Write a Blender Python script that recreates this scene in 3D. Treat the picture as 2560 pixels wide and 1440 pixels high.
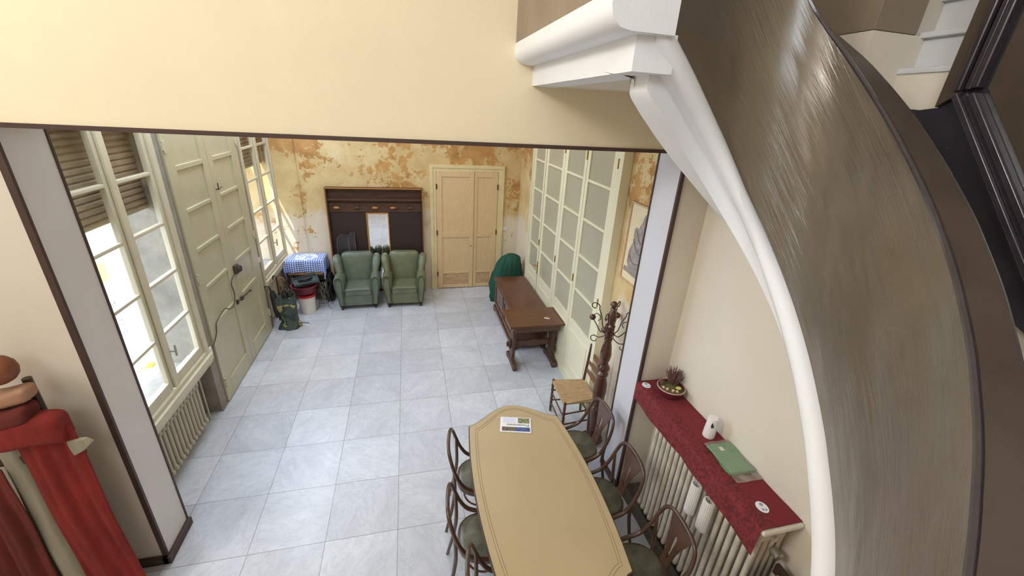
import bpy, bmesh, math, random
from mathutils import Vector, Matrix
random.seed(7)
PI = math.pi
for o in list(bpy.data.objects):
    bpy.data.objects.remove(o)
scn = bpy.context.scene
C = scn.collection

# ------------------------------------------------------------------ camera
cam_d = bpy.data.cameras.new('camera'); cam = bpy.data.objects.new('camera', cam_d); C.objects.link(cam)
cam_d.sensor_width = 36.0; cam_d.sensor_fit = 'HORIZONTAL'
cam_d.lens = 1029.21279 / 2560 * 36.0
cam_d.clip_start = 0.02
yaw, pitch, roll = -0.2558486, -0.4048112, 0.0600449
fwd = Vector((-math.sin(yaw) * math.cos(pitch), math.cos(yaw) * math.cos(pitch), math.sin(pitch)))
rt = Vector((math.cos(yaw), math.sin(yaw), 0)); up = rt.cross(fwd)
r2 = rt * math.cos(roll) + up * math.sin(roll); u2 = -rt * math.sin(roll) + up * math.cos(roll)
M = Matrix((r2, u2, -fwd)).transposed().to_4x4()
M.translation = Vector((0.224711, -6.846651, 3.475862))
cam.matrix_world = M
scn.camera = cam
scn.view_settings.view_transform = 'Standard'; scn.view_settings.look = 'None'
scn.view_settings.gamma = 1.0; scn.view_settings.use_curve_mapping = False
scn.view_settings.exposure = 0.45

# ------------------------------------------------------------------ light
w = bpy.data.worlds.new('world'); scn.world = w; w.use_nodes = True
bg = w.node_tree.nodes['Background']
bg.inputs[0].default_value = (0.62, 0.78, 1.0, 1); bg.inputs[1].default_value = 8.0
sd = bpy.data.lights.new('sun', 'SUN'); sd.energy = 3.5; sd.angle = 0.01; sd.color = (1.0, .93, .82)
sun = bpy.data.objects.new('sun', sd); C.objects.link(sun)
sun.rotation_euler = Vector((0.28, 0.62, -0.85)).to_track_quat('-Z', 'Y').to_euler()
def area(name, loc, target, sx, sy, power, col=(1, 1, 1), portal=False):
    d = bpy.data.lights.new(name, 'AREA'); d.shape = 'RECTANGLE'; d.size = sx; d.size_y = sy
    d.energy = power; d.color = col
    if portal: d.cycles.is_portal = True
    o = bpy.data.objects.new(name, d); C.objects.link(o); o.location = loc
    o.rotation_euler = (Vector(target) - Vector(loc)).to_track_quat('-Z', 'Y').to_euler()
    return o
# daylight through the tall windows of the upper hall (left wall and rear wall, above and behind the camera)
area('hall_window_light', (-3.85, -6.3, 5.6), (1.5, -5.0, 2.6), 1.8, 1.5, 150, (1.0, .97, .92))
area('hall_rear_window_light', (-0.8, -9.4, 5.2), (0.3, -3.0, 2.2), 2.6, 2.0, 80, (.82, .90, 1.0))
area('room_side_fill', (-1.75, -1.3, 3.75), (.2, -1.3, .9), 4.6, .7, 62, (.74, .86, 1.0))  # added fill above the opening, imitates light from the left windows
area('room_overhead_fill', (.4, -1.0, 3.93), (.4, -1.0, 0), 2.6, 2.6, 30, (1.0, .95, .88))  # added soft fill under the ceiling, no known lamp there
area('portal_near', (-2.42, -2.92, 2.05), (0, -2.92, 2.05), 1.2, 2.5, 1, portal=True)
area('portal_far', (-2.42, 0.52, 2.05), (0, .52, 2.05), 1.2, 2.5, 1, portal=True)

# ------------------------------------------------------------------ materials
def srgb(r, g, b):
    def f(c):
        c /= 255.0
        return c / 12.92 if c <= 0.04045 else ((c + 0.055) / 1.055) ** 2.4
    return (f(r), f(g), f(b), 1)
class NT:
    def __init__(s, name):
        s.m = bpy.data.materials.new(name); s.m.use_nodes = True
        s.t = s.m.node_tree; s.b = s.t.nodes['Principled BSDF']
    def n(s, typ, **k):
        x = s.t.nodes.new(typ)
        for a, v in k.items(): setattr(x, a, v)
        return x
    def l(s, a, b): s.t.links.new(a, b)
    def pos(s): 
        return s.n('ShaderNodeNewGeometry').outputs['Position']
    def objc(s):
        return s.n('ShaderNodeTexCoord').outputs['Object']
    def noise(s, vec, scale, detail=4, rough=.55, dist=0.0):
        x = s.n('ShaderNodeTexNoise'); x.inputs['Scale'].default_value = scale
        x.inputs['Detail'].default_value = detail; x.inputs['Roughness'].default_value = rough
        x.inputs['Distortion'].default_value = dist
        if vec is not None: s.l(vec, x.inputs['Vector'])
        return x.outputs['Fac']
    def ramp(s, fac, stops, interp='LINEAR'):
        x = s.n('ShaderNodeValToRGB'); x.color_ramp.interpolation = interp
        e = x.color_ramp.elements
        while len(e) < len(stops): e.new(.5)
        for i, (p, c) in enumerate(stops):
            e[i].position = p; e[i].color = c if len(c) == 4 else (*c, 1)
        s.l(fac, x.inputs[0]); return x.outputs[0]
    def mix(s, fac, a, b, mode='MIX'):
        x = s.n('ShaderNodeMix', data_type='RGBA', blend_type=mode)
        for sock, v in ((x.inputs[0], fac), (x.inputs[6], a), (x.inputs[7], b)):
            if isinstance(v, (int, float)): sock.default_value = v
            elif isinstance(v, tuple): sock.default_value = v
            else: s.l(v, sock)
        return x.outputs[2]
    def math(s, op, a, b=None):
        x = s.n('ShaderNodeMath', operation=op)
        for i, v in enumerate((a, b)):
            if v is None: continue
            if isinstance(v, (int, float)): x.inputs[i].default_value = v
            else: s.l(v, x.inputs[i])
        return x.outputs[0]
    def mapv(s, vec, scale=(1, 1, 1), loc=(0, 0, 0), rot=(0, 0, 0)):
        x = s.n('ShaderNodeMapping'); s.l(vec, x.inputs[0])
        x.inputs['Scale'].default_value = scale; x.inputs['Location'].default_value = loc; x.inputs['Rotation'].default_value = rot
        return x.outputs[0]
    def col(s, c):
        if isinstance(c, tuple): s.b.inputs['Base Color'].default_value = c
        else: s.l(c, s.b.inputs['Base Color'])
    def set(s, rough=None, metal=None, spec=None, coat=None):
        if rough is not None:
            if isinstance(rough, (int, float)): s.b.inputs['Roughness'].default_value = rough
            else: s.l(rough, s.b.inputs['Roughness'])
        if metal is not None: s.b.inputs['Metallic'].default_value = metal
        if spec is not None: s.b.inputs['Specular IOR Level'].default_value = spec
        if coat is not None: s.b.inputs['Coat Weight'].default_value = coat; s.b.inputs['Coat Roughness'].default_value = .12
    def bump(s, h, strength=.2, dist=.01):
        x = s.n('ShaderNodeBump'); x.inputs['Strength'].default_value = strength; x.inputs['Distance'].default_value = dist
        s.l(h, x.inputs['Height']); s.l(x.outputs[0], s.b.inputs['Normal'])
MAT = {}
def simple(name, rgb, rough=.6, var=.08, scale=6, bump=.0, metal=0, coat=None, bscale=None, spec=None, stretch=(1, 1, 1)):
    t = NT(name); v = t.mapv(t.objc(), stretch)
    c = srgb(*rgb)
    if var > 0:
        d = tuple(x * (1 - var * 1.6) for x in c[:3]) + (1,); u = tuple(min(1, x * (1 + var)) for x in c[:3]) + (1,)
        f = t.noise(v, scale, 5, .6)
        t.col(t.ramp(f, [(.3, d), (.7, u)]))
    else: t.col(c)
    t.set(rough, metal, spec, coat)
    if bump > 0: t.bump(t.noise(v, bscale or scale * 6, 4), bump)
    MAT[name] = t.m; return t.m

simple('cream_plaster', (238, 224, 194), .85, .025, 1.5, .12, bscale=60)
simple('cream_plaster_hall', (224, 216, 202), .85, .03, 1.2, .1, bscale=60)
simple('jamb_cool', (204, 204, 212), .75, .02, 2, .05, bscale=60)
simple('pillar_plaster', (216, 206, 190), .85, .03, 1.5, .1, bscale=60)
simple('handrail_paint', (74, 64, 58), .3, .12, 6, .12, bscale=20)
simple('white_plaster', (236, 238, 244), .75, .02, 2, .1, bscale=80)
simple('jamb_white', (222, 216, 214), .7, .03, 1.5, .05, bscale=60)
simple('brown_trim', (72, 52, 46), .55, .1, 8)
simple('ceiling_white', (225, 220, 205), .9, .02)
simple('window_paint', (208, 198, 172), .4, .04, 5, .05)
simple('door_paint', (190, 182, 152), .35, .05, 3, .05, coat=.2)
simple('grey_plaster', (150, 142, 130), .9, .16, 5, .3, bscale=30)
simple('left_wall_plaster', (186, 176, 150), .9, .12, 3, .25, bscale=30)
simple('glasswall_paint', (230, 224, 196), .4, .03, 3, .05)
simple('back_door_paint', (222, 192, 146), .5, .05, 5, .06, stretch=(8, 8, 1))
simple('back_door_scraped', (206, 168, 128), .6, .25, 9, .1, stretch=(1, 8, 8))
simple('frame_paint_yellow', (226, 208, 160), .5, .06, 6, .06)
simple('wood_dark', (62, 38, 28), .4, .2, 4, .08, stretch=(1, 8, 8), coat=.15)
simple('wood_rack', (84, 54, 36), .5, .25, 4, .08, stretch=(1, 8, 8))
simple('rack_panel', (52, 36, 34), .6, .12, 5)
simple('wood_orange_edge', (176, 122, 64), .5, .1, 6)
simple('wood_chest', (92, 54, 38), .32, .16, 3, .04, stretch=(8, 1, 8), coat=.25)
simple('wood_trestle', (98, 62, 36), .35, .14, 3, .04, stretch=(1, 8, 8), coat=.2)
simple('wood_trestle_leg', (86, 62, 48), .5, .2, 5, .1, stretch=(6, 6, 1))
simple('wood_stand', (76, 42, 30), .28, .2, 6, .03, stretch=(1, 1, 4), coat=.5)
simple('wood_bent', (82, 56, 42), .3, .2, 8, .03, coat=.35)
simple('wood_rush_chair', (84, 54, 38), .4, .2, 6, .05, coat=.2)
simple('wood_slat', (120, 76, 50), .4, .12, 6, coat=.2)
simple('rush', (186, 156, 116), .8, .18, 12, .5, bscale=60, stretch=(1, 6, 1))
simple('iron', (70, 48, 40), .45, .1, 9, metal=.3)
simple('leather_green', (112, 116, 88), .42, .16, 7, .15, bscale=50, coat=.15)
simple('leather_green_bluish', (104, 114, 98), .42, .16, 7, .15, bscale=50, coat=.15)
simple('leather_seat', (100, 100, 84), .4, .3, 10, .2, bscale=60, coat=.2)
simple('welt', (82, 92, 66), .5, .1, 9)
simple('table_edge', (74, 54, 40), .45, .1, 9)
simple('tool_line', (140, 114, 78), .6, 0)
simple('tabletop_leather', (184, 164, 128), .36, .035, 2.2, .03, bscale=120)
simple('red_cloth', (122, 38, 44), .95, .06, 40, .25, bscale=300)
simple('white_ceramic', (236, 232, 232), .3, .02)
simple('ribbed_ceramic', (226, 222, 216), .5, .03)
simple('radiator_paint', (206, 196, 182), .45, .12, 9, .04)
simple('radiator_far', (196, 186, 164), .5, .08, 9)
simple('stone_sill', (222, 216, 204), .4, .05, 8)
simple('pot_burgundy', (104, 40, 52), .3, .12, 9, coat=.3)
simple('pot_rim', (196, 160, 150), .4, .1, 9)
simple('moss', (104, 102, 62), .95, .4, 40, .8, bscale=120)
simple('heather', (124, 92, 86), .9, .3, 30)
simple('yellow_flower', (226, 220, 130), .7, .1, 20)
simple('egg', (214, 170, 140), .5, .1, 9)
simple('green_cloth', (92, 156, 96), .9, .08, 9, .3, bscale=140)
simple('ink', (40, 46, 56), .6, 0)
simple('ink_grey', (104, 96, 94), .7, 0)
simple('ink_blue', (60, 80, 150), .6, 0)
simple('paper', (238, 238, 240), .6, .01)
simple('photo_blue', (84, 96, 150), .5, .4, 60)
simple('photo_brown', (120, 104, 96), .5, .6, 90)
simple('photo_green', (150, 150, 110), .5, .5, 60)
simple('paper_lilac', (214, 218, 240), .6, .02)
simple('dark_green_fabric', (22, 78, 62), .75, .2, 6, .5, bscale=14)
simple('basin_plastic', (110, 34, 48), .4, .05, 9)
simple('bucket_plastic', (226, 216, 208), .45, .04, 9)
simple('bucket_rim_red', (176, 36, 44), .4, .05, 9)
simple('black_plastic', (34, 34, 38), .45, .1, 9)
simple('tray_grey', (66, 78, 84), .4, .2, 12)
simple('cardboard', (196, 162, 120), .85, .08, 9)
simple('side_table_wood', (50, 36, 34), .6, .2, 9)
simple('umbrella_black', (30, 32, 32), .6, .3, 20)
simple('cane_wood', (150, 92, 62), .45, .2, 9)
simple('dried_leaf', (126, 122, 104), .9, .35, 25)
simple('suitcase_dark', (52, 48, 52), .4, .12, 9, coat=.2)
simple('suitcase_trim', (110, 100, 100), .4, .1, 9)
simple('brass', (190, 150, 70), .35, .1, 9, metal=.9)
simple('old_nails', (120, 92, 58), .4, .1, 9, metal=.6)
simple('steel', (180, 176, 166), .35, .05, 9, metal=.8)
simple('white_plastic', (236, 234, 230), .4, .01)
simple('bakelite', (70, 62, 56), .35, .1, 9)
simple('cable_dark', (74, 66, 54), .6, .1, 9)
simple('shutter_slat', (158, 140, 114), .6, .08, 9)
simple('statue_grey', (156, 148, 144), .7, .25, 14)
simple('picture_ground', (226, 212, 178), .7, .06, 4)
simple('picture_base', (150, 140, 130), .7, .2, 9)
simple('red_drape', (128, 32, 24), .9, .22, 4, .3, bscale=90, stretch=(3, 3, .6))
simple('grey_drape', (150, 142, 122), .9, .12, 4, .3, bscale=90, stretch=(3, 3, .6))
simple('dark_red_drape', (104, 36, 26), .9, .25, 4, .3, bscale=90, stretch=(3, 3, .6))
simple('wood_brown_post', (128, 72, 44), .5, .2, 6)
simple('brown_board', (164, 122, 96), .6, .12, 5, stretch=(1, 8, 1))
simple('dirty_rail', (92, 84, 74), .6, .3, 12, .2, bscale=40)
simple('travertine', (226, 204, 178), .8, .1, 8, .1, stretch=(1, 1, .25))
simple('paving', (128, 134, 144), .8, .12, 3, .1)
simple('gravel', (130, 122, 112), .95, .6, 30, .6, bscale=80)
simple('grass', (150, 146, 56), .95, .4, 26, .5, bscale=60)
simple('concrete_bright', (190, 182, 166), .9, .08, 3)
simple('yellow_plastic', (230, 190, 30), .5, .05)
simple('white_marble_step', (214, 216, 220), .35, .06, 5)
simple('moulding_dark', (60, 54, 60), .16, .15, 12, .05, coat=.6)
simple('door_panel_dark', (78, 66, 56), .35, .12, 5, .05, coat=.2)

def m_floor():
    t = NT('marble_floor'); p = t.pos()
    cell = t.n('ShaderNodeVectorMath', operation='FLOOR')
    sc = t.mapv(p, (1 / .6, 1 / .6, 0.0), (0.0, 0.0, 0)); t.l(sc, cell.inputs[0])
    wn = t.n('ShaderNodeTexWhiteNoise', noise_dimensions='3D'); t.l(cell.outputs[0], wn.inputs['Vector'])
    rotn = t.n('ShaderNodeVectorRotate', rotation_type='Z_AXIS'); t.l(p, rotn.inputs['Vector'])
    t.l(t.math('MULTIPLY', wn.outputs['Value'], 6.0), rotn.inputs['Angle'])
    add = t.n('ShaderNodeVectorMath', operation='ADD'); t.l(rotn.outputs[0], add.inputs[0]); 
    sc2 = t.n('ShaderNodeVectorMath', operation='SCALE'); t.l(wn.outputs['Color'], sc2.inputs[0]); sc2.inputs['Scale'].default_value = 30
    t.l(sc2.outputs[0], add.inputs[1])
    v = add.outputs[0]
    vs = t.mapv(v, (1.4, 3.2, 1))
    veins = t.noise(vs, 2.4, 9, .62, 1.6)
    vein = t.math('ABSOLUTE', t.math('SUBTRACT', veins, .5))
    vc = t.ramp(vein, [(0, (.45, .45, .45, 1)), (.02, (.86, .86, .86, 1)), (.07, (1, 1, 1, 1))])
    blot = t.noise(vs, 1.3, 6, .6)
    base = t.ramp(blot, [(.3, srgb(196, 200, 210)), (.6, srgb(216, 220, 229))])
    base = t.mix(t.math('SUBTRACT', 1.0, vc), base, srgb(168, 172, 184))
    tint = t.ramp(wn.outputs['Value'], [(0, srgb(228, 226, 226)), (1, srgb(255, 255, 255))])
    base = t.mix(1.0, base, tint, 'MULTIPLY')
    fr = t.n('ShaderNodeVectorMath', operation='FRACTION'); t.l(sc, fr.inputs[0])
    sx = t.n('ShaderNodeSeparateXYZ'); t.l(fr.outputs[0], sx.inputs[0])
    def edge(o): 
        d = t.math('SUBTRACT', .5, t.math('ABSOLUTE', t.math('SUBTRACT', o, .5)))
        return t.math('LESS_THAN', d, .0045)
    g = t.math('MAXIMUM', edge(sx.outputs[0]), edge(sx.outputs[1]))
    base = t.mix(.25, base, srgb(202, 207, 218))
    t.col(t.mix(t.math('MULTIPLY', g, .75), base, srgb(116, 112, 110)))
    t.set(t.ramp(t.noise(p, 3, 4), [(.3, (.2, .2, .2, 1)), (.7, (.36, .36, .36, 1))]), spec=.4)
    t.bump(t.noise(p, 14, 5), .03)
    MAT['floor'] = t.m
m_floor()
def m_peel(name, shift, density):
    t = NT(name); p = t.pos()
    v = t.mapv(p, (1, 1, 1), shift)
    big = t.noise(v, .75, 2, .5); fine = t.noise(v, 6.5, 11, .72, .15); z = t.n('ShaderNodeSeparateXYZ'); t.l(p, z.inputs[0])
    zz = t.math('MULTIPLY', z.outputs[2], .055)
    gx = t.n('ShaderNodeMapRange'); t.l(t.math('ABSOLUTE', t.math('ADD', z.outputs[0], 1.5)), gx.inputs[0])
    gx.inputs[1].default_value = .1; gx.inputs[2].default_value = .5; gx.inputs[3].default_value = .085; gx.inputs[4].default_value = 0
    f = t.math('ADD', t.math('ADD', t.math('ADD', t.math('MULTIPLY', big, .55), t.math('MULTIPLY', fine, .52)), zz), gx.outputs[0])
    mask = t.ramp(f, [(density, (0, 0, 0, 1)), (density + .008, (1, 1, 1, 1))])
    cream = t.ramp(t.noise(v, 2.2, 6), [(.3, srgb(198, 168, 114)), (.55, srgb(216, 192, 142)), (.8, srgb(230, 212, 174))])
    # paler plaster low on the wall, where the paint has worn off
    low = t.ramp(t.math('ADD', z.outputs[2], t.math('MULTIPLY', t.noise(v, 3, 6), 1.6)), [(.42, (1, 1, 1, 1)), (.62, (0, 0, 0, 1))])
    lowm = t.n('ShaderNodeMapRange'); t.l(t.math('ADD', z.outputs[2], t.math('MULTIPLY', t.noise(v, 3, 6), 1.6)), lowm.inputs[0])
    lowm.inputs[1].default_value = 2.2; lowm.inputs[2].default_value = 2.5; lowm.inputs[3].default_value = 1; lowm.inputs[4].default_value = 0
    cream = t.mix(t.math('MULTIPLY', t.ramp(t.noise(v, 3.4, 9, .7), [(.45, (0, 0, 0, 1)), (.62, (1, 1, 1, 1))]), .45), cream, srgb(196, 160, 108))
    cream = t.mix(t.math('MULTIPLY', lowm.outputs[0], .75), cream, srgb(228, 218, 202))
    ochre = t.ramp(t.noise(v, 4, 5), [(.3, srgb(164, 118, 68)), (.6, srgb(200, 154, 94)), (.8, srgb(146, 108, 76))])
    c = t.mix(mask, cream, ochre)
    spots = t.ramp(t.noise(v, 16, 8, .7), [(.62, (0, 0, 0, 1)), (.66, (1, 1, 1, 1))])
    c = t.mix(t.math('MULTIPLY', spots, .35), c, srgb(176, 136, 96))
    t.col(c); t.set(.9); t.bump(t.math('MULTIPLY', mask, -1.0), .35, .004)
    MAT[name] = t.m
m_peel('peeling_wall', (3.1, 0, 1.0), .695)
m_peel('peeling_wall_side', (1.3, 2.2, 4.7), .70)
def m_glass():
    t = NT('window_glass'); tr = t.n('ShaderNodeBsdfTransparent'); gl = t.n('ShaderNodeBsdfGlossy'); gl.inputs['Roughness'].default_value = .03
    mx = t.n('ShaderNodeMixShader'); mx.inputs[0].default_value = .06
    t.l(tr.outputs[0], mx.inputs[1]); t.l(gl.outputs[0], mx.inputs[2])
    t.l(mx.outputs[0], t.t.nodes['Material Output'].inputs['Surface']); MAT['glass'] = t.m
m_glass()
def m_film():
    t = NT('plastic_film'); tr = t.n('ShaderNodeBsdfTransparent'); tr.inputs[0].default_value = (.97, .96, .96, 1)
    gl = t.n('ShaderNodeBsdfGlossy'); gl.inputs['Roughness'].default_value = .18
    b = t.n('ShaderNodeBump'); b.inputs['Strength'].default_value = .8; b.inputs['Distance'].default_value = .01
    t.l(t.noise(t.objc(), 30, 3), b.inputs['Height']); t.l(b.outputs[0], gl.inputs['Normal'])
    mx = t.n('ShaderNodeMixShader'); mx.inputs[0].default_value = .3
    t.l(tr.outputs[0], mx.inputs[1]); t.l(gl.outputs[0], mx.inputs[2])
    t.l(mx.outputs[0], t.t.nodes['Material Output'].inputs['Surface']); MAT['film'] = t.m
m_film()
def m_mirror():
    t = NT('mirror_glass'); t.col((.86, .88, .9, 1)); t.set(.02, 1.0); MAT['mirror'] = t.m
m_mirror()
def m_frost():
    t = NT('frosted_glass'); v = t.pos()
    t.col(t.ramp(t.noise(v, .6, 2), [(.3, srgb(164, 160, 140)), (.7, srgb(184, 180, 158))]))
    t.set(.32, spec=.6); t.bump(t.noise(v, 220, 2), .12, .002); MAT['frosted'] = t.m
m_frost()
def m_gloss_paint():
    t = NT('glossy_dark_paint'); o = t.objc()
    at = t.n('ShaderNodeAttribute'); at.attribute_name = 'along'; a = at.outputs['Vector']
    st = t.noise(t.mapv(a, (1.1, 12, 1)), 3.0, 5, .6, .5)        # brush strokes along the rail
    fine = t.noise(t.mapv(a, (4, 40, 1)), 3.0, 4, .6, .3)
    lump = t.noise(t.mapv(a, (1.2, 2.2, 1)), 1.6, 2, .5)
    reg = t.ramp(t.noise(t.mapv(a, (1, 1, 1), (.35, .1, 0)), 1.1, 1), [(.42, (0, 0, 0, 1)), (.6, (1, 1, 1, 1))])
    t.col(t.ramp(t.noise(o, 2.2, 3), [(.3, srgb(88, 78, 64)), (.7, srgb(102, 90, 74))]))
    t.set(t.ramp(lump, [(.3, (.20, .20, .20, 1)), (.7, (.32, .32, .32, 1))]), spec=1.0, coat=.5)
    t.b.inputs['Coat Roughness'].default_value = .3
    h = t.math('ADD', t.math('MULTIPLY', t.math('ADD', t.math('MULTIPLY', st, .5), t.math('MULTIPLY', fine, .12)), t.math('ADD', t.math('MULTIPLY', reg, .8), .2)), t.math('MULTIPLY', lump, 1.6))
    t.bump(h, .7, .022); MAT['stair_paint'] = t.m
m_gloss_paint()
def m_taupe():
    t = NT('taupe_paint'); o = t.objc()
    t.col(t.ramp(t.noise(o, 3, 5), [(.3, srgb(128, 112, 98)), (.7, srgb(146, 132, 116))])); t.set(.35, spec=.5)
    t.bump(t.noise(t.mapv(o, (3, 3, 1)), 9, 5), .3, .006); MAT['taupe'] = t.m
m_taupe()
def m_dado():
    t = NT('dark_blue_paint'); o = t.pos()
    fl = t.ramp(t.noise(o, 34, 8, .7), [(.69, (0, 0, 0, 1)), (.70, (1, 1, 1, 1))])
    t.col(t.mix(fl, t.ramp(t.noise(o, 3, 4), [(.3, srgb(44, 44, 52)), (.7, srgb(58, 56, 60))]), srgb(176, 140, 112)))
    t.set(.28, spec=.6); t.bump(t.noise(o, 24, 5), .2, .004); MAT['dado'] = t.m
m_dado()
def m_gingham():
    t = NT('gingham'); o = t.objc(); s = t.n('ShaderNodeSeparateXYZ'); t.l(t.mapv(o, (26, 26, 26)), s.inputs[0])
    def st(x): return t.math('GREATER_THAN', t.math('FRACT', x), .5)
    a = st(s.outputs[0]); b = st(t.math('ADD', s.outputs[1], s.outputs[2]))
    f = t.math('MULTIPLY', t.math('ADD', a, b), .5)
    t.col(t.ramp(f, [(0, srgb(238, 240, 248)), (.5, srgb(142, 164, 226)), (1, srgb(62, 90, 178))])); t.set(.9); MAT['gingham'] = t.m
m_gingham()
def m_doily():
    t = NT('doily'); o = t.objc()
    f = t.noise(o, 34, 3, .5); t.col(t.ramp(f, [(.46, srgb(246, 248, 252)), (.56, srgb(140, 160, 214))])); t.set(.9); MAT['doily'] = t.m
m_doily()
def m_damask():
    t = NT('damask'); p = t.objc(); f = t.noise(p, 22, 3, .5, 2.2)
    m = t.ramp(f, [(.5, (0, 0, 0, 1)), (.54, (1, 1, 1, 1))])
    t.col(t.mix(m, srgb(122, 38, 44), srgb(96, 28, 36))); t.set(.85); t.bump(m, .5, .006); MAT['damask'] = t.m
m_damask()
def m_camo():
    t = NT('camo'); o = t.objc()
    c1 = t.ramp(t.noise(o, 7, 3, .5, 1.0), [(.5, srgb(48, 60, 60)), (.51, srgb(70, 82, 76))], 'LINEAR')
    m = t.ramp(t.noise(t.mapv(o, (1, 1, 1), (5, 2, 1)), 6, 3, .5, .6), [(.61, (0, 0, 0, 1)), (.62, (1, 1, 1, 1))])
    t.col(t.mix(m, c1, srgb(164, 154, 96))); t.set(.8); t.bump(t.noise(o, 12, 4), .6, .02); MAT['camo'] = t.m
m_camo()

# ------------------------------------------------------------------ mesh helpers
class MB:
    def __init__(s): s.b = bmesh.new()
    def box(s, x0, x1, y0, y1, z0, z1, bev=0, fn=None, seg=2, cuts=0):
        q = bmesh.new(); bmesh.ops.create_cube(q, size=1)
        for v in q.verts:
            v.co = Vector(((x0 + x1) / 2 + v.co.x * (x1 - x0), (y0 + y1) / 2 + v.co.y * (y1 - y0), (z0 + z1) / 2 + v.co.z * (z1 - z0)))
        if cuts:
            bmesh.ops.subdivide_edges(q, edges=q.edges[:], cuts=max(cuts * 2, 9), use_grid_fill=True)
            cc = Vector(((x0 + x1) / 2, (y0 + y1) / 2, (z0 + z1) / 2)); hh = Vector((abs(x1 - x0), abs(y1 - y0), abs(z1 - z0))) / 2
            rr = min(max(bev, .003), min(hh) * .98)
            for v in q.verts:
                d = v.co - cc
                # gather the grid lines into the rounded rim
                g = Vector([math.copysign(abs(d[i] / hh[i]) ** .6 * hh[i], d[i]) for i in range(3)])
                inn = Vector([max(-(hh[i] - rr), min(hh[i] - rr, g[i])) for i in range(3)]); e = g - inn
                v.co = cc + inn + (e.normalized() * rr if e.length > 1e-9 else Vector((0, 0, 0)))
        elif bev:
            ed = [e for e in q.edges if len(e.link_faces) == 2 and e.calc_face_angle(0) > .5]
            bmesh.ops.bevel(q, geom=ed, offset=bev, segments=seg, affect='EDGES', profile=.5)
        if fn:
            for v in q.verts: v.co = Vector(fn(v.co))
        s.merge(q); return s
    def merge(s, q):
        me = bpy.data.meshes.new('tmp'); q.to_mesh(me); q.free(); s.b.from_mesh(me); bpy.data.meshes.remove(me)
    def prism(s, pts, axis, t0, t1, bev=0, seg=2, fn=None):
        """outline pts (a,b) extruded along axis; the other two axes in xyz order"""
        q = bmesh.new()
        def mk(a, b, t):
            return {'x': (t, a, b), 'y': (a, t, b), 'z': (a, b, t)}[axis]
        v0 = [q.verts.new(mk(a, b, t0)) for a, b in pts]; v1 = [q.verts.new(mk(a, b, t1)) for a, b in pts]
        n = len(pts)
        try: q.faces.new(v0[::-1])
        except ValueError: pass
        q.faces.new(v1)
        for i in range(n): q.faces.new((v0[i], v0[(i + 1) % n], v1[(i + 1) % n], v1[i]))
        bmesh.ops.recalc_face_normals(q, faces=q.faces[:])
        if bev:
            ed = [e for e in q.edges if len(e.link_faces) == 2 and e.calc_face_angle(0) > .6]
            bmesh.ops.bevel(q, geom=ed, offset=bev, segments=seg, affect='EDGES', profile=.5)
        if fn:
            for v in q.verts: v.co = Vector(fn(v.co))
        s.merge(q); return s
    def loft(s, rings, close=True, caps=True):
        b = bmesh.new(); R = [[b.verts.new(p) for p in r] for r in rings]; n = len(rings[0])
        for i in range(len(R) - 1):
            for j in range(n if close else n - 1):
                try: b.faces.new((R[i][j], R[i][(j + 1) % n], R[i + 1][(j + 1) % n], R[i + 1][j]))
                except ValueError: pass
        if caps and close:
            for r in (R[0][::-1], R[-1]):
                try: b.faces.new(r)
                except ValueError: pass
        bmesh.ops.remove_doubles(b, verts=b.verts[:], dist=1e-5)
        bmesh.ops.recalc_face_normals(b, faces=b.faces[:])
        s.merge(b)
        return s
    def tube(s, pts, r, n=8, caps=True, smooth=0, closed=False):
        pts = [Vector(p) for p in pts]
        rr = r if isinstance(r, (list, tuple)) else [r] * len(pts)
        if smooth:
            pts, rr = catmull(pts, rr, smooth, closed)
        m = len(pts); rings = []; u = None
        for i, p in enumerate(pts):
            a = pts[(i - 1) % m] if closed else pts[max(i - 1, 0)]; c = pts[(i + 1) % m] if closed else pts[min(i + 1, m - 1)]
            t = (c - a).normalized()
            if u is None:
                u = t.orthogonal().normalized()
            u = (u - t * u.dot(t)).normalized(); w_ = t.cross(u)
            rings.append([tuple(p + (u * math.cos(2 * PI * k / n) + w_ * math.sin(2 * PI * k / n)) * rr[i]) for k in range(n)])
        if closed: rings.append(rings[0]); caps = False
        s.loft(rings, True, caps); return s
    def lathe(s, prof, c=(0, 0, 0), n=20, axis='z', sy=1.0, caps=True):
        rings = []
        for r, z in prof:
            ring = []
            for k in range(n):
                a = 2 * PI * k / n; x, y = r * math.cos(a), r * math.sin(a) * sy
                p = {'z': (x, y, z), 'x': (z, x, y), 'y': (x, z, y)}[axis]
                ring.append((p[0] + c[0], p[1] + c[1], p[2] + c[2]))
            rings.append(ring)
        s.loft(rings, True, caps); return s
    def ball(s, c, r, sz=(1, 1, 1), n=12):
        q = bmesh.new(); bmesh.ops.create_uvsphere(q, u_segments=n, v_segments=max(6, n // 2), radius=r)
        for v in q.verts: v.co = Vector((v.co.x * sz[0] + c[0], v.co.y * sz[1] + c[1], v.co.z * sz[2] + c[2]))
        s.merge(q); return s
    def face(s, pts):
        s.b.faces.new([s.b.verts.new(p) for p in pts]); return s
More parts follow.
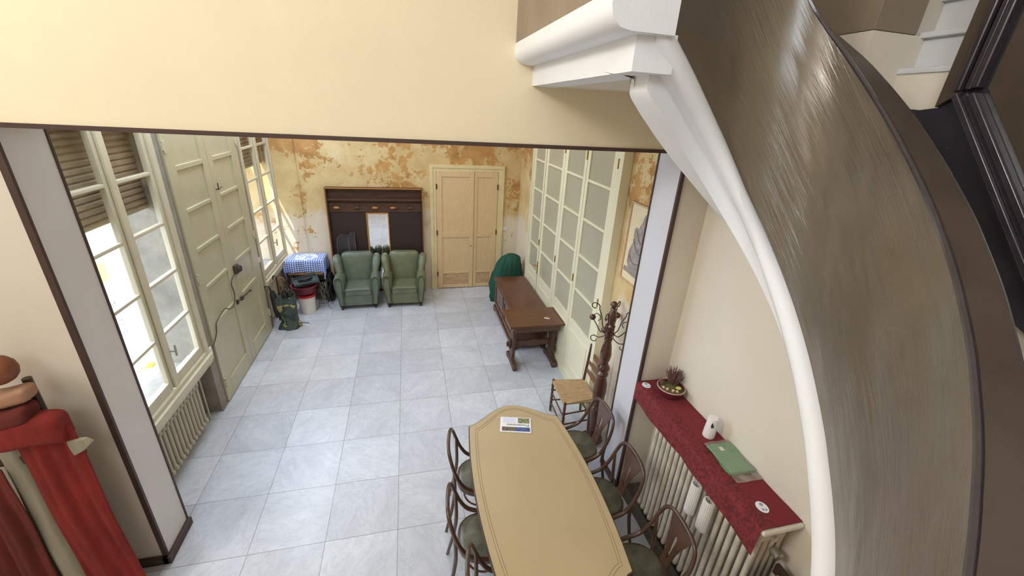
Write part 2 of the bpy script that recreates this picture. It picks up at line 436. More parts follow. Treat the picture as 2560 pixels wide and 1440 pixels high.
    def build(s, name, mat, parent=None, sharp=38, thick=0, bevel=0, subsurf=0, loc=None):
        b = s.b
        me = bpy.data.meshes.new(name); b.to_mesh(me); b.free()
        me.polygons.foreach_set('use_smooth', [True] * len(me.polygons))
        me.set_sharp_from_angle(angle=math.radians(sharp))
        me.materials.append(MAT[mat] if isinstance(mat, str) else mat)
        o = bpy.data.objects.new(name, me); C.objects.link(o)
        if parent is not None: o.parent = parent
        if loc: o.location = loc
        if thick:
            d = o.modifiers.new('thickness', 'SOLIDIFY'); d.thickness = thick; d.offset = 0
        if bevel:
            d = o.modifiers.new('bevel', 'BEVEL'); d.width = bevel; d.segments = 2; d.limit_method = 'ANGLE'; d.angle_limit = .6
        d = o.modifiers.new('normals', 'WEIGHTED_NORMAL'); d.keep_sharp = True; d.weight = 60
        if subsurf:
            d = o.modifiers.new('subd', 'SUBSURF'); d.levels = subsurf; d.render_levels = subsurf
        return o
def catmull(pts, rr, k, closed=False):
    out, ro = [], []; n = len(pts); rng = n if closed else n - 1
    for i in range(rng):
        if closed: p0, p1, p2, p3 = pts[(i - 1) % n], pts[i], pts[(i + 1) % n], pts[(i + 2) % n]
        else: p0, p1, p2, p3 = pts[max(i - 1, 0)], pts[i], pts[i + 1], pts[min(i + 2, n - 1)]
        for j in range(k):
            t = j / k
            out.append(0.5 * ((2 * p1) + (p2 - p0) * t + (2 * p0 - 5 * p1 + 4 * p2 - p3) * t * t + (3 * p1 - p0 - 3 * p2 + p3) * t ** 3))
            ro.append(rr[i] * (1 - t) + rr[(i + 1) % n] * t)
    if not closed: out.append(pts[-1]); ro.append(rr[-1])
    return out, ro
def thing(name, label, cat, loc=(0, 0, 0), rz=0, group=None):
    o = bpy.data.objects.new(name, None); C.objects.link(o); o.location = loc; o.rotation_euler = (0, 0, rz)
    o.empty_display_size = .1
    o['label'] = label; o['category'] = cat
    if group: o['group'] = group
    return o
def tag(o, label, cat, group=None):
    o['label'] = label; o['category'] = cat
    if group: o['group'] = group
    return o
def struct(o, label=None):
    o['kind'] = 'structure'
    if label: o['label'] = label
    return o
def sempty(name, label=None):
    o = bpy.data.objects.new(name, None); C.objects.link(o); return struct(o, label)
def dup(root, loc, rz=None, label=None):
    r = root.copy(); C.objects.link(r); r.location = loc
    if rz is not None: r.rotation_euler = (0, 0, rz)
    if label: r['label'] = label
    for ch in list(root.children):
        c = ch.copy(); C.objects.link(c); c.parent = r
        for g in ch.children:
            d = g.copy(); C.objects.link(d); d.parent = c
    return r
def text_mesh(name, txt, size, mat, parent, loc, rot, extrude=.0006, sx=1):
    cu = bpy.data.curves.new(name, 'FONT'); cu.body = txt; cu.size = size; cu.align_x = 'CENTER'; cu.align_y = 'CENTER'; cu.extrude = extrude
    to = bpy.data.objects.new('t', cu); me = bpy.data.meshes.new_from_object(to); bpy.data.objects.remove(to)
    me.materials.clear(); me.materials.append(MAT[mat])
    o = bpy.data.objects.new(name, me); C.objects.link(o); o.parent = parent; o.location = loc; o.rotation_euler = rot; o.scale = (sx, 1, 1)
    return o
def grid(mb, axis, t0, t1, u0, u1, v0, v1, us, vs, bev=.004):
    """frame of stiles and rails round the openings us x vs; u horizontal, v = z, thickness t"""
    def bx(a, b, c, d):
        if b - a < 1e-4 or d - c < 1e-4: return
        if axis == 'x': mb.box(t0, t1, a, b, c, d, bev)
        else: mb.box(a, b, t0, t1, c, d, bev)
    e = [u0] + [x for p in us for x in p] + [u1]
    for i in range(0, len(e), 2): bx(e[i], e[i + 1], v0, v1)
    f = [v0] + [x for p in vs for x in p] + [v1]
    for a, b in us:
        for i in range(0, len(f), 2): bx(a, b, f[i], f[i + 1])

# ------------------------------------------------------------------ setting: lower room
XL, XR, YB = -2.05, 2.36, 1.17
YF0, YF1 = -4.13, -3.80          # beam wall
ZB = 3.285                        # beam underside
mb = MB(); mb.box(-4.1, 4.0, -9.6, 1.5, -.15, 0); struct(mb.build('floor', 'floor'), 'white and grey veined marble tile floor')
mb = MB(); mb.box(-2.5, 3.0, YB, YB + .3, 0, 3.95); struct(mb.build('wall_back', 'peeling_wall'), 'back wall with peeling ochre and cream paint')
mb = MB(); mb.box(-2.5, 3.0, -3.9, 1.5, 3.95, 4.1); struct(mb.build('ceiling', 'ceiling_white'))
# left wall with two windows and a double door
mb = MB()
for y0, y1, z0, z1 in ((YF1, -3.62, 0, 3.95), (-2.26, -2.12, 0, 3.95), (-.25, -.16, 0, 3.95), (1.2, 1.5, 0, 3.95),
                       (-3.62, -2.26, 3.36, 3.95), (-2.12, -.25, 3.36, 3.95), (-.16, 1.2, 3.36, 3.95)):
    mb.box(-2.45, XL, y0, y1, z0, z1)
for y0, y1 in ((-3.62, -2.26), (-.16, 1.2)): mb.box(-2.45, -2.22, y0, y1, 0, .72)
mb.box(-2.45, -2.12, -2.12, -.25, 0, 3.36)
wl = struct(mb.build('wall_left', 'grey_plaster'), 'left wall of bare grey plaster between the windows and the double door')
# right wall of the lower room
mb = MB(); mb.box(XR, XR + .25, YF1, YB, 0, 3.95); struct(mb.build('wall_right', 'peeling_wall_side'), 'right wall with worn ochre paint')
# beam wall between lower room and stair hall, one mesh with its opening
mb = MB()
mb.box(-4.1, 4.0, YF0, YF1, ZB, 6.6)
struct(mb.build('wall_middle', 'cream_plaster'), 'cream wall above the wide opening into the lower room')
mb = MB(); mb.box(-4.1, -1.775, YF0, YF1, 0, ZB); struct(mb.build('wall_pillar_left', 'pillar_plaster'), 'left pillar beside the wide opening')
mb = MB(); mb.box(2.165, 4.0, YF0, YF1, 0, ZB); struct(mb.build('wall_pillar_right', 'pillar_plaster'), 'right pillar beside the wide opening')
mb = MB(); mb.box(-1.776, -1.772, YF0 + .001, YF1 - .001, .0, ZB); struct(mb.build('trim_1', 'jamb_white'), 'pale painted jamb of the left pillar')
mb = MB(); mb.box(2.161, 2.167, YF0 + .001, YF1 - .001, .0, ZB); struct(mb.build('trim_2', 'jamb_cool'), 'white painted jamb of the right pillar')
mb = MB()
mb.box(-4.1, 2.17, YF0 - .012, YF0 + .0, ZB - .022, ZB + .002, .002)
mb.box(-1.80, -1.765, YF0 - .012, YF0 + .01, 0, ZB, .002); mb.box(2.155, 2.185, YF0 - .012, YF0 + .01, 0, ZB, .002)
mb.box(-1.785, -1.765, YF1 - .012, YF1 + .006, 0, ZB, .002); mb.box(2.153, 2.172, YF1 - .012, YF1 + .006, 0, ZB, .002)
struct(mb.build('trim_3', 'brown_trim'), 'thin dark brown edging round the wide opening')
mb = MB(); mb.box(-1.80, -1.745, YF0 - .03, YF1 + .01, 0, .075, .004); mb.box(-4.1, -1.76, YF0 - .03, YF0, 0, .075, .004)
mb.box(2.13, 2.185, YF0 - .02, YF1, 0, .06, .004)
struct(mb.build('baseboard_left', 'brown_trim'), 'dark brown skirting at the foot of the pillars')
# stair hall
mb = MB(); mb.box(2.45, 2.75, -9.6, -5.42, 0, 6.6); mb.box(2.45, 2.75, -5.42, YF0, 0, 3.74); mb.box(2.45, 2.75, -5.15, YF0, 3.74, 6.6)
mb.box(2.45, 2.75, -5.42, -5.15, 4.6, 6.6)
struct(mb.build('wall_hall_right', 'cream_plaster_hall'), 'cream wall above the covered radiator')
mb = MB(); mb.box(-4.1, -4.0, -9.6, YF0, 0, 6.6); struct(mb.build('wall_hall_left', 'cream_plaster'))
mb = MB(); mb.box(-4.1, 2.75, -9.7, -9.6, 0, 6.6); struct(mb.build('wall_rear', 'cream_plaster'))
mb = MB(); mb.box(-4.1, 4.0, -9.7, YF1, 6.6, 6.7); struct(mb.build('ceiling_hall', 'ceiling_white'))
mb = MB(); mb.box(2.75, 4.0, -5.8, -4.13, 3.2, 6.6); struct(mb.build('wall_landing', 'cream_plaster_hall'))

# windows (two sashes of 2 x 5 panes, roller shutter lowered over the upper part)
VS = [(.94, 1.365), (1.395, 1.83), (1.86, 2.295), (2.325, 2.76), (2.79, 3.2)]
def window(i, s0, label):
    """s0: y of the left glass edge"""
    w_ = sempty('window_%d' % i, label)
    mb = MB(); a, b = s0 - .12, s0 + 1.25
    grid(mb, 'x', -2.12, -2.03, a, b, .80, 3.36, [(s0 - .06, s0 + 1.18)], [(.84, 3.3)], .006)
    mb.build('window_frame', 'window_paint', w_)
    for k, (g0, g1) in enumerate(((s0, s0 + .485), (s0 + .64, s0 + 1.12))):
        mb = MB(); grid(mb, 'x', -2.10, -2.055, g0 - .055, g1 + .055, .85, 3.29, [(g0, g1)], VS, .006)
        mb.build('sash', 'window_paint', w_)
        for v0, v1 in VS:
            q = MB(); q.box(-2.081, -2.077, g0 - .005, g1 + .005, v0 - .005, v1 + .005); q.build('pane', 'glass', w_)
    mb = MB(); mb.box(-2.055, -2.03, s0 + .525, s0 + .60, .85, 3.29, .008); mb.build('centre_stile', 'window_paint', w_)
    mb = MB(); mb.tube([(-2.03, s0 + .59, 1.22), (-1.99, s0 + .59, 1.22)], .008).tube([(-1.985, s0 + .59, 1.17), (-1.985, s0 + .60, 1.28)], .009)
    mb.build('handle', 'steel', w_)
    mb = MB()
    z = 2.44
    while z < 3.3:
        pr_ = [(-2.20, z), (-2.185, z + .012), (-2.185, z + .036), (-2.20, z + .050), (-2.21, z + .053), (-2.21, z - .002)]
        mb.prism(pr_, 'y', a + .02, b - .02)
        z += .052
    mb.build('roller_shutter', 'shutter_slat', w_)
    mb = MB(); mb.box(-2.24, -2.0, a - .0, b + .0, .72, .80, .01); mb.box(-2.24, -2.02, a, b, .68, .72, .006)
    mb.build('window_sill', 'window_paint', w_)
    return w_
window(1, -3.48, 'tall paned window with half lowered roller shutter, nearer of two')
window(2, -.035, 'tall paned window with half lowered roller shutter by back wall')
# double door in the left wall
d1 = sempty('door_1', 'tall pale green grey double door with six panels a leaf')
def leaf(y0, y1, p0, p1, pname):
    mb = MB(); rows = [(.24, .955), (1.02, 1.44), (1.48, 1.88), (1.92, 2.31), (2.35, 2.74), (2.79, 3.2)]
    grid(mb, 'x', -2.055, -2.03, y0, y1, .015, 3.3, [(p0, p1)], rows, .006)
    mb.box(-2.09, -2.05, y0, y1, .015, 3.3)
    o = mb.build(pname, 'door_paint', d1)
    return o
lf = leaf(-2.10, -1.205, -1.94, -1.345, 'door_leaf'); rf = leaf(-1.20, -.26, -1.07, -.49, 'door_leaf')
for y, zs, par in ((-2.085, (.28, 1.62, 2.98), lf), (-.275, (.32, 1.6, 2.9), rf)):
    for z in zs:
        q = MB(); q.lathe([(.012, z - .06), (.014, z - .055), (.014, z + .055), (.012, z + .06)], (-2.022, y, 0), 8)
        q.box(-2.03, -2.02, y - .03, y + .03, z - .03, z + .03, .002); q.build('hinge', 'door_paint', par)
q = MB(); q.tube([(-2.015, -1.30, .99), (-2.015, -.86, .955)], .009).ball((-2.01, -.85, .955), .018); q.box(-2.03, -2.005, -1.18, -1.12, .95, 1.0, .004); q.box(-2.03, -2.005, -1.32, -1.29, .96, 1.02, .004)
q.build('bolt', 'bakelite', rf)
q = MB(); q.tube([(-2.03, -1.17, 2.42), (-2.0, -1.17, 2.42), (-1.99, -1.10, 2.44)], .006).tube([(-2.0, -1.17, 2.42), (-1.99, -1.19, 2.5)], .006); q.build('hook', 'iron', rf)
q = MB(); q.box(-2.03, -1.985, -1.2, -1.10, 1.33, 1.45, .015); q.lathe([(.045, 0), (.045, .02), (.03, .03)], (-1.985, -1.13, 1.39), 14, 'x')
tag(q.build('door_bell', 'bakelite'), 'dark round bell box screwed to middle of the double door', 'bell')
q = MB(); q.tube([(-2.018, -1.2, 1.35), (-2.018, -1.36, 1.28), (-2.018, -1.34, 1.12), (-2.018, -1.42, 1.0), (-2.018, -1.55, 1.01), (-2.018, -1.70, 1.08), (-2.018, -1.88, 1.05), (-2.018, -1.97, 1.02), (-2.018, -2.02, .92), (-2.02, -2.10, .86), (-2.02, -2.18, .82)], .006, 6, smooth=5)
tag(q.build('bell_cable', 'cable_dark'), 'dark cable snaking down the double door from its bell box', 'cable')
q = MB(); q.box(-2.05, -2.035, -2.25, -2.16, .73, .84, .004)
tag(q.build('wall_socket', 'white_plastic'), 'white socket plate on grey plaster between near window and door', 'socket')
q = MB(); q.box(-2.05, -2.04, -.24, -.17, 1.14, 1.22, .004)
tag(q.build('wall_switch', 'white_plastic'), 'white switch plate between double door and far window', 'switch')
q = MB(); q.box(XL, XL + .012, -.25, -.16, 0, .18); q.box(XL, XL + .012, -2.26, -2.12, 0, .02); struct(q.build('trim_4', 'grey_plaster'))
# doorway in the back wall
d2 = sempty('door_2', 'worn cream double door in the back wall')
mb = MB(); 
for a, b, t in ((.60, .66, .05), (.66, .715, .035)):
    mb.box(a, b, YB - t, YB + .0, 0, 2.50 - (a - .6))
    mb.box(2.63 - b, 2.63 - a, YB - t, YB + .0, 0, 2.50 - (a - .6))
    mb.box(b, 2.63 - b, YB - t, YB, 2.50 - (b - .6), 2.50 - (a - .6))
mb.build('door_frame', 'frame_paint_yellow', d2)
def bleaf(u0, u1, p0, p1, t):
    mb = MB(); grid(mb, 'y', YB - t, YB - t + .02, u0, u1, .015, 2.385, [(p0, p1)], [(.09, .33), (.37, 1.10), (1.2, 2.28)], .005)
    mb.box(u0, u1, YB - t + .016, YB - .001, .015, 2.385)
    o = mb.build('door_leaf', 'back_door_paint', d2)
    q = MB(); q.box(p0 + .01, p1 - .01, YB - t + .006, YB - t + .018, .1, .32, .004); q.build('scraped_panel', 'back_door_scraped', o)
    return o
bl = bleaf(.72, 1.44, .825, 1.36, .045); br = bleaf(1.445, 1.91, 1.51, 1.80, .03)
for z in (2.1, 1.2, .33):
    q = MB(); q.box(.712, .735, YB - .06, YB - .04, z - .05, z + .05, .003); q.build('hinge', 'iron', bl)
for z in (2.1, 1.2):
    q = MB(); q.box(1.895, 1.915, YB - .05, YB - .03, z - .05, z + .05, .003); q.build('hinge', 'iron', br)
q = MB(); q.lathe([(.012, -.012), (.012, .004)], (1.395, YB - .04, .92), 8, 'y'); q.build('keyhole', 'iron', bl)
q = MB(); q.box(2.04, 2.13, YB - .012, YB, 1.23, 1.30, .004)
tag(q.build('light_switch', 'white_plastic'), 'white switch plate on back wall right of worn double door', 'switch')
q = MB(); q.tube([(-1.66, YB - .008, 0), (-1.66, YB - .008, 3.9)], .009, 6); tag(q.build('wall_pipe', 'peeling_wall'), 'thin vertical pipe painted over in corner of back wall', 'pipe')

# glazed partition along the right wall
d3 = sempty('door_3', 'cream folding glass doors with frosted panes')
COLS = [(-.50, -.05), (-1.30, -.70), (-2.05, -1.50), (-2.80, -2.21)]
XG = XR - .06
mb = MB()
for a, b, t in ((-.02, .02, .02), (-2.99, -2.93, .02), (-3.06, -2.99, .045), (.02, .06, .045)): mb.box(XG - t, XR, a, b, 0, 3.9, .005)
mb.build('door_frame', 'glasswall_paint', d3)
edges = [(-.57, -.02), (-1.39, -.60), (-2.125, -1.40), (-2.92, -2.135)]
for (g0, g1), (e0, e1) in zip(COLS, edges):
    mb = MB(); grid(mb, 'x', XG - .012, XG + .028, e0, e1, .02, 3.75, [(g0, g1)], VS + [(3.25, 3.7)], .005)
    mb.box(XG + .005, XG + .03, e0, e1, .02, .9)
    o = mb.build('door_leaf', 'glasswall_paint', d3)
    # raised moulding around the low wooden panel
    q = MB(); grid(q, 'x', XG - .02, XG - .008, g0 - .0, g1 + .0, .26, .80, [(g0 + .02, g1 - .02)], [(.28, .78)], .003); q.build('panel_moulding', 'glasswall_paint', o)
    for v0, v1 in VS + [(3.25, 3.7)]:
        q = MB(); q.box(XG + .006, XG + .012, g0 - .004, g1 + .004, v0 - .004, v1 + .004); q.build('pane', 'frosted', o)
    for z in (1.5, 3.05):
        q = MB(); q.tube([(XG - .018, e0 + .008, z - .05), (XG - .018, e0 + .008, z + .05)], .008); q.build('hinge', 'brass', o)
q = MB(); q.box(XG - .022, XG - .012, -.60, -.57, .95, 1.17, .003); q.tube([(XG - .02, -.585, 1.10), (XG - .06, -.585, 1.10), (XG - .06, -.53, 1.10)], .008); q.build('handle', 'brass', d3)
mb = MB(); mb.box(XG - .03, XR, -2.93, -.02, 0, .13, .004); struct(mb.build('baseboard_right', 'glasswall_paint'))

# ------------------------------------------------------------------ setting: staircase
SP = [(.97,-5.372,3.845,4.60),(1.030,-5.357,3.839,4.539),(1.089,-5.362,3.780,4.484),(1.162,-5.347,3.718,4.426),(1.244,-5.325,3.651,4.362),(1.329,-5.304,3.577,4.291),(1.414,-5.291,3.496,4.214),
(1.494,-5.291,3.411,4.132),(1.565,-5.305,3.321,4.046),(1.626,-5.333,3.230,3.958),(1.675,-5.376,3.138,3.872),(1.711,-5.431,3.047,3.799),(1.734,-5.497,2.958,3.729),(1.743,-5.573,2.871,3.655),
(1.740,-5.655,2.787,3.581),(1.725,-5.741,2.706,3.508),(1.700,-5.829,2.628,3.436),(1.665,-5.918,2.554,3.367),(1.623,-6.007,2.485,3.300),(1.573,-6.093,2.420,3.235),(1.519,-6.176,2.362,3.173),
(1.459,-6.255,2.310,3.113),(1.395,-6.331,2.250,3.055),(1.327,-6.401,2.190,2.999),(1.257,-6.467,2.130,2.946),(1.184,-6.527,2.075,2.895),(1.110,-6.583,2.027,2.847),(1.036,-6.632,1.984,2.804),(.964,-6.676,1.944,2.764)]
pts4 = [Vector((a, b, c)) for a, b, c, d in SP]; tops = [d for a, b, c, d in SP]
sm, st = catmull(pts4, tops, 4)
def normals(P):
    N = []
    for i in range(len(P)):
        a, b = P[max(i - 1, 0)], P[min(i + 1, len(P) - 1)]; t = Vector((b.x - a.x, b.y - a.y, 0)).normalized(); N.append(Vector((t.y, -t.x, 0)))
    return N      # towards the stair well (right-hand side turned to the camera side)
NN = normals(sm)
def sweep(name, prof, mat, P, N, T=None, closed=False, parent=None, thick=0, caps=True):
    """prof: (out, up, use_top) offsets; out towards the well"""
    mb = MB(); rings = []
    for i, p in enumerate(P):
        base = p.z
        rings.append([(p.x + N[i].x * o_, p.y + N[i].y * o_, (T[i] if tp else base) + z_) for o_, z_, tp in prof])
    mb.loft(rings, closed, caps)
    return mb.build(name, mat, parent, 50, thick)
stair = sempty('wall_stair', 'curved staircase parapet, glossy dark brown with white moulding')
W = .12
def capw(i): return .15 - .09 * i / len(sm)
mb = MB(); rings = []
for i, p in enumerate(sm):
    n = NN[i]; w_ = capw(i); t = st[i]
    rings.append([(p.x, p.y, p.z), (p.x, p.y, t), (p.x - n.x * w_, p.y - n.y * w_, t), (p.x - n.x * w_, p.y - n.y * w_, p.z)])
mb.loft(rings, True, True); par = mb.build('parapet', 'stair_paint', stair, 40)
cum = [0.0]
for i in range(1, len(sm)): cum.append(cum[-1] + (sm[i] - sm[i - 1]).length)
at = par.data.attributes.new('along', 'FLOAT_VECTOR', 'POINT')
for k, v in enumerate(par.data.vertices):
    i = min(range(len(sm)), key=lambda j: (sm[j].x - v.co.x) ** 2 + (sm[j].y - v.co.y) ** 2)
    at.data[k].vector = (cum[i], v.co.z - sm[i].z, 0)
mb = MB(); rings = []
for i, p in enumerate(sm):
    n = NN[i]; w_ = capw(i); t = st[i]
    rings.append([(p.x - n.x * w_ * a, p.y - n.y * w_ * a, t + z_) for a, z_ in ((.12, -.002), (.14, .006), (.97, .006), (1.02, .0), (1.02, -.3), (.9, -.3))])
mb.loft(rings, True, True); mb.build('handrail_cap', 'handrail_paint', stair, 40)
def bead(name, off, dz, r, mat, useW):
    q = MB(); P = []
    for i, p in enumerate(sm):
        n = NN[i]; o_ = -capw(i) * off
        P.append((p.x + n.x * o_, p.y + n.y * o_, st[i] + dz))
    q.tube(P, r, 6); return q.build(name, mat, stair)
bead('outer_bead', .04, .0, .0075, 'moulding_dark', 0); bead('outer_bead', .16, .0, .004, 'moulding_dark', 0)
bead('inner_bead', 1.0, .0, .0045, 'moulding_dark', 0)
roll = [(.0, .0, 0), (.025, -.004, 0), (.04, -.03, 0), (.045, -.06, 0), (.035, -.09, 0), (.01, -.108, 0), (-.12, -.11, 0), (-.12, .0, 0)]
fas = [(-.035, -.10, 0), (-.035, -.2, 0), (-.15, -.2, 0), (-.15, -.1, 0)]
sweep('cornice', roll, 'white_plaster', sm[6:], NN[6:], None, True, stair)
sweep('fascia', fas, 'white_plaster', sm[8:], NN[8:], None, True, stair)
# landing piece running out from the beam wall
mb = MB(); mb.box(.87, 1.0, -5.385, YF0 + .02, 3.84, 4.7); lp = mb.build('landing_panel', 'taupe', stair)
mb = MB(); mb.prism([(.87, 3.845), (.862, 3.80), (.872, 3.765), (.90, 3.742), (.94, 3.735), (1.1, 3.735), (1.1, 3.845)], 'y', -5.43, YF0 + .02); mb.build('landing_cornice', 'white_plaster', stair)
mb = MB(); mb.box(.985, 1.14, -5.385, YF0 + .02, 3.625, 3.745); mb.build('landing_fascia', 'white_plaster', stair)
# underside of landing and of the winding flight
mb = MB(); n_ = len(sm); mb.face([(1.02, YF0 + .01, 3.627), (1.02, -5.30, 3.627), (2.45, YF0 + .01, 3.627)])
prev = None; V = []
for i in range(0, n_, 2):
    p = sm[i]; f = i / (n_ - 1); oy = -4.13 - f * 2.9
    V.append(((p.x - NN[i].x * .12, p.y - NN[i].y * .12, min(p.z - .2, 3.627)), (2.45, oy, min(p.z - .2, 3.627))))
for a, b in zip(V, V[1:]): mb.face([a[0], a[1], b[1], b[0]])
mb.build('underside', 'cream_plaster_hall', stair, 60)
# treads hidden behind the parapet
mb = MB()
for i in range(8, n_ - 8, 8):
    a, b = i, i + 8; za = sm[i].z + .02
    def oyf(k): return -4.13 - k / (n_ - 1) * 2.9
    pts = [(sm[a].x - NN[a].x * .16, sm[a].y - NN[a].y * .16), (2.45, oyf(a)), (2.45, oyf(b)), (sm[b].x - NN[b].x * .16, sm[b].y - NN[b].y * .16)]
    mb.prism(pts, 'z', za - .2, za)
mb.build('tread', 'white_marble_step', stair)
# dado following the stairs on the outer wall, panelled dark door and end post
mb = MB(); mb.prism([(-4.5, 3.65), (-5.33, 3.58), (-5.40, 3.59), (-5.40, 6.5), (-7.5, 6.5), (-7.5, 2.05), (-5.4, 3.12), (-4.5, 3.5)], 'x', 2.43, 2.452); struct(mb.build('trim_5', 'dado'), 'dark blue black dado painted along the staircase wall')  # dado and door run up unseen, made tall to darken handrail reflections
mb = MB(); mb.prism([(-5.40, 6.5), (-5.40, 3.59), (-5.47, 3.64), (-5.47, 6.5)], 'x', 2.405, 2.432, .003)
dd = mb.build('door_4', 'door_panel_dark'); struct(dd, 'dark panelled door beside the upper stairs')
def strip(a, b, x0, x1, w_, name, mat, par_):
    """moulding strip in the wall plane from a=(y,z) to b"""
    q = MB(); d = Vector((b[0] - a[0], b[1] - a[1])); L = d.length; d /= L; n = Vector((-d.y, d.x)) * w_
    q.prism([a, b, (b[0] + n.x, b[1] + n.y), (a[0] + n.x, a[1] + n.y)], 'x', x0, x1, min(.006, w_ * .3), 3); return q.build(name, mat, par_)
for k in range(3):
    strip((-5.475 - .028 * k, 6.5), (-5.475 - .028 * k, 3.65 + .005 * k), 2.385 + .012 * (k % 2), 2.432, .022, 'moulding', 'moulding_dark', dd)
    strip((-5.475 - .028 * k, 3.645 + .0 * k), (-6.60 - .028 * k, 2.18 - .0 * k), 2.378 + .014 * (k % 2), 2.432, .024, 'moulding', 'moulding_dark', dd)
mb = MB(); mb.prism([(-5.55, 6.5), (-5.55, 3.66), (-6.7, 2.15), (-7.2, 2.15), (-7.2, 6.5)], 'x', 2.41, 2.432, .003); mb.build('door_panel', 'door_panel_dark', dd)
mb = MB(); mb.box(2.22, 2.47, -5.17, -4.5, 3.89, 4.7, .004); struct(mb.build('trim_6', 'taupe'), 'square end of the upper dark brown parapet')
mb = MB(); mb.box(2.222, 2.56, -5.168, -4.2, 3.3, 3.888); struct(mb.build('wall_stair_ledge', 'cream_plaster_hall'))
mb = MB()
for k in range(5): mb.box(2.47 + .06 * k, 3.0, -5.44, -5.13, 3.60 + .15 * k, 3.75 + .15 * k, .008); mb.box(2.44 + .06 * k, 2.5 + .06 * k, -5.44, -5.13, 3.73 + .15 * k, 3.755 + .15 * k, .006)
struct(mb.build('trim_7', 'white_marble_step'), 'white marble steps of the upper flight')

# ------------------------------------------------------------------ outside
mb = MB(); mb.box(-3.75, -2.45, -8, 6, -.2, -.02); struct(mb.build('pavement', 'paving'), 'pale stone paving outside the windows')
mb = MB(); mb.box(-4.95, -3.75, -8, 9, -.2, -.03); struct(mb.build('gravel_path', 'gravel'), 'grey gravel outside the windows')
mb = MB(); mb.box(-5.6, -4.95, -8, 12, -.2, -.0); struct(mb.build('concrete_path', 'concrete_bright'), 'bright concrete strip outside')
mb = MB(); mb.box(-6.3, -5.6, -8, 14, -.2, .0); struct(mb.build('lawn', 'grass'), 'yellow green grass strip outside')
mb = MB(); mb.box(-20, -6.3, -12, 30, -.2, -.01); struct(mb.build('gravel_yard', 'gravel'), 'gravel yard outside')
mb = MB(); mb.box(-3.6, -2.98, -.85, .35, -.02, 4.2, .01); mb.box(-3.55, -2.9, .46, .62, -.02, 4.2, .01)
mb.box(-3.5, -2.45, 1.9, 2.4, -.02, 4.2, .01)
tag(mb.build('stone_pier', 'travertine'), 'travertine pier standing outside the windows', 'pier')
q = MB(); q.box(-3.36, -3.28, -1.16, -1.06, -.02, .03, .01); q.tube([(-3.32, -1.1, .0), (-3.42, -1.24, .0)], .008)
tag(q.build('yellow_toy', 'yellow_plastic'), 'small yellow plastic thing lying on paving outside near window', 'toy')

# ------------------------------------------------------------------ radiators
def radiator(name, label, x0, x1, ys, z0, z1, mat, sp, r, ncol, group=None):
    t = thing(name, label, 'radiator', ((x0 + x1) / 2, (ys[0] + ys[1]) / 2, 0), 0, group)
    ox, oy = t.location.x, t.location.y
    n = int((ys[1] - ys[0]) / sp)
    mb0 = MB()
    proto = None
    for k in range(n):
        y = ys[0] + sp * (k + .5)
        if proto is None:
            q = MB()
            for c in range(ncol):
                x = x0 + (x1 - x0) * (c + .5) / ncol - ox
                q.tube([(x, 0, z0 + .05), (x, 0, z1 - .05)], r, 10)
            q.box(x0 - ox, x1 - ox, -r * 1.05, r * 1.05, z1 - .075, z1, .022, seg=3); q.box(x0 - ox, x1 - ox, -r * 1.05, r * 1.05, z0, z0 + .06, .02, seg=3)
            proto = q.build('radiator_section', mat, t); proto.location = (0, y - oy, 0)
        else:
            c = proto.copy(); C.objects.link(c); c.parent = t; c.location = (0, y - oy, 0)
    q = MB(); xm = (x0 + x1) / 2 - ox
    q.tube([(xm, ys[0] - oy - .01, z1 - .04), (xm, ys[1] - oy + .01, z1 - .04)], .02); q.build('connecting_pipe', mat, t)
    q = MB(); q.tube([(xm, ys[0] - oy - .01, z0 + .035), (xm, ys[1] - oy + .01, z0 + .035)], .02)
    q.build('connecting_pipe', mat, t)
    return t
r1 = radiator('radiator', 'cream column radiator below the near left window', -2.19, -2.06, (-3.60, -2.52), .09, .645, 'radiator_far', .067, .019, 2)
q = MB(); q.lathe([(.0, -.03), (.025, -.02), (.028, .02), (.018, .04)], (.0, .60, .615), 12, 'y'); q.tube([(0, .56, .61), (0, .66, .61), (0, .66, .0)], .011); q.build('valve', 'radiator_far', r1)
radiator('radiator', 'cream column radiator below the window by the back wall', -2.19, -2.06, (-.05, 1.1), .09, .66, 'radiator_far', .067, .019, 2)
r3 = radiator('radiator', 'tall cream radiator under the red cloth covered shelf', 2.205, 2.42, (-5.58, -4.42), .12, 1.20, 'radiator_paint', .058, .0195, 4)
q = MB(); q.lathe([(.0, -.04), (.03, -.03), (.03, .02), (.0, .03)], (.03, -.60, 1.05), 12, 'y'); q.build('valve', 'steel', r3)
mb = MB(); mb.box(2.17, 2.21, -6.6, -4.17, 0, .11, .006); mb.box(2.21, 2.45, -6.6, -4.17, 0, .05, .004); struct(mb.build('trim_8', 'dirty_rail'), 'dirty dark wooden rail on the floor along the radiator')
# shelf over the radiator
mb = MB(); mb.box(2.155, 2.45, -5.62, -4.15, 1.262, 1.298, .012, seg=3)
tag(mb.build('radiator_shelf', 'stone_sill'), 'pale stone shelf over the tall radiator', 'shelf')
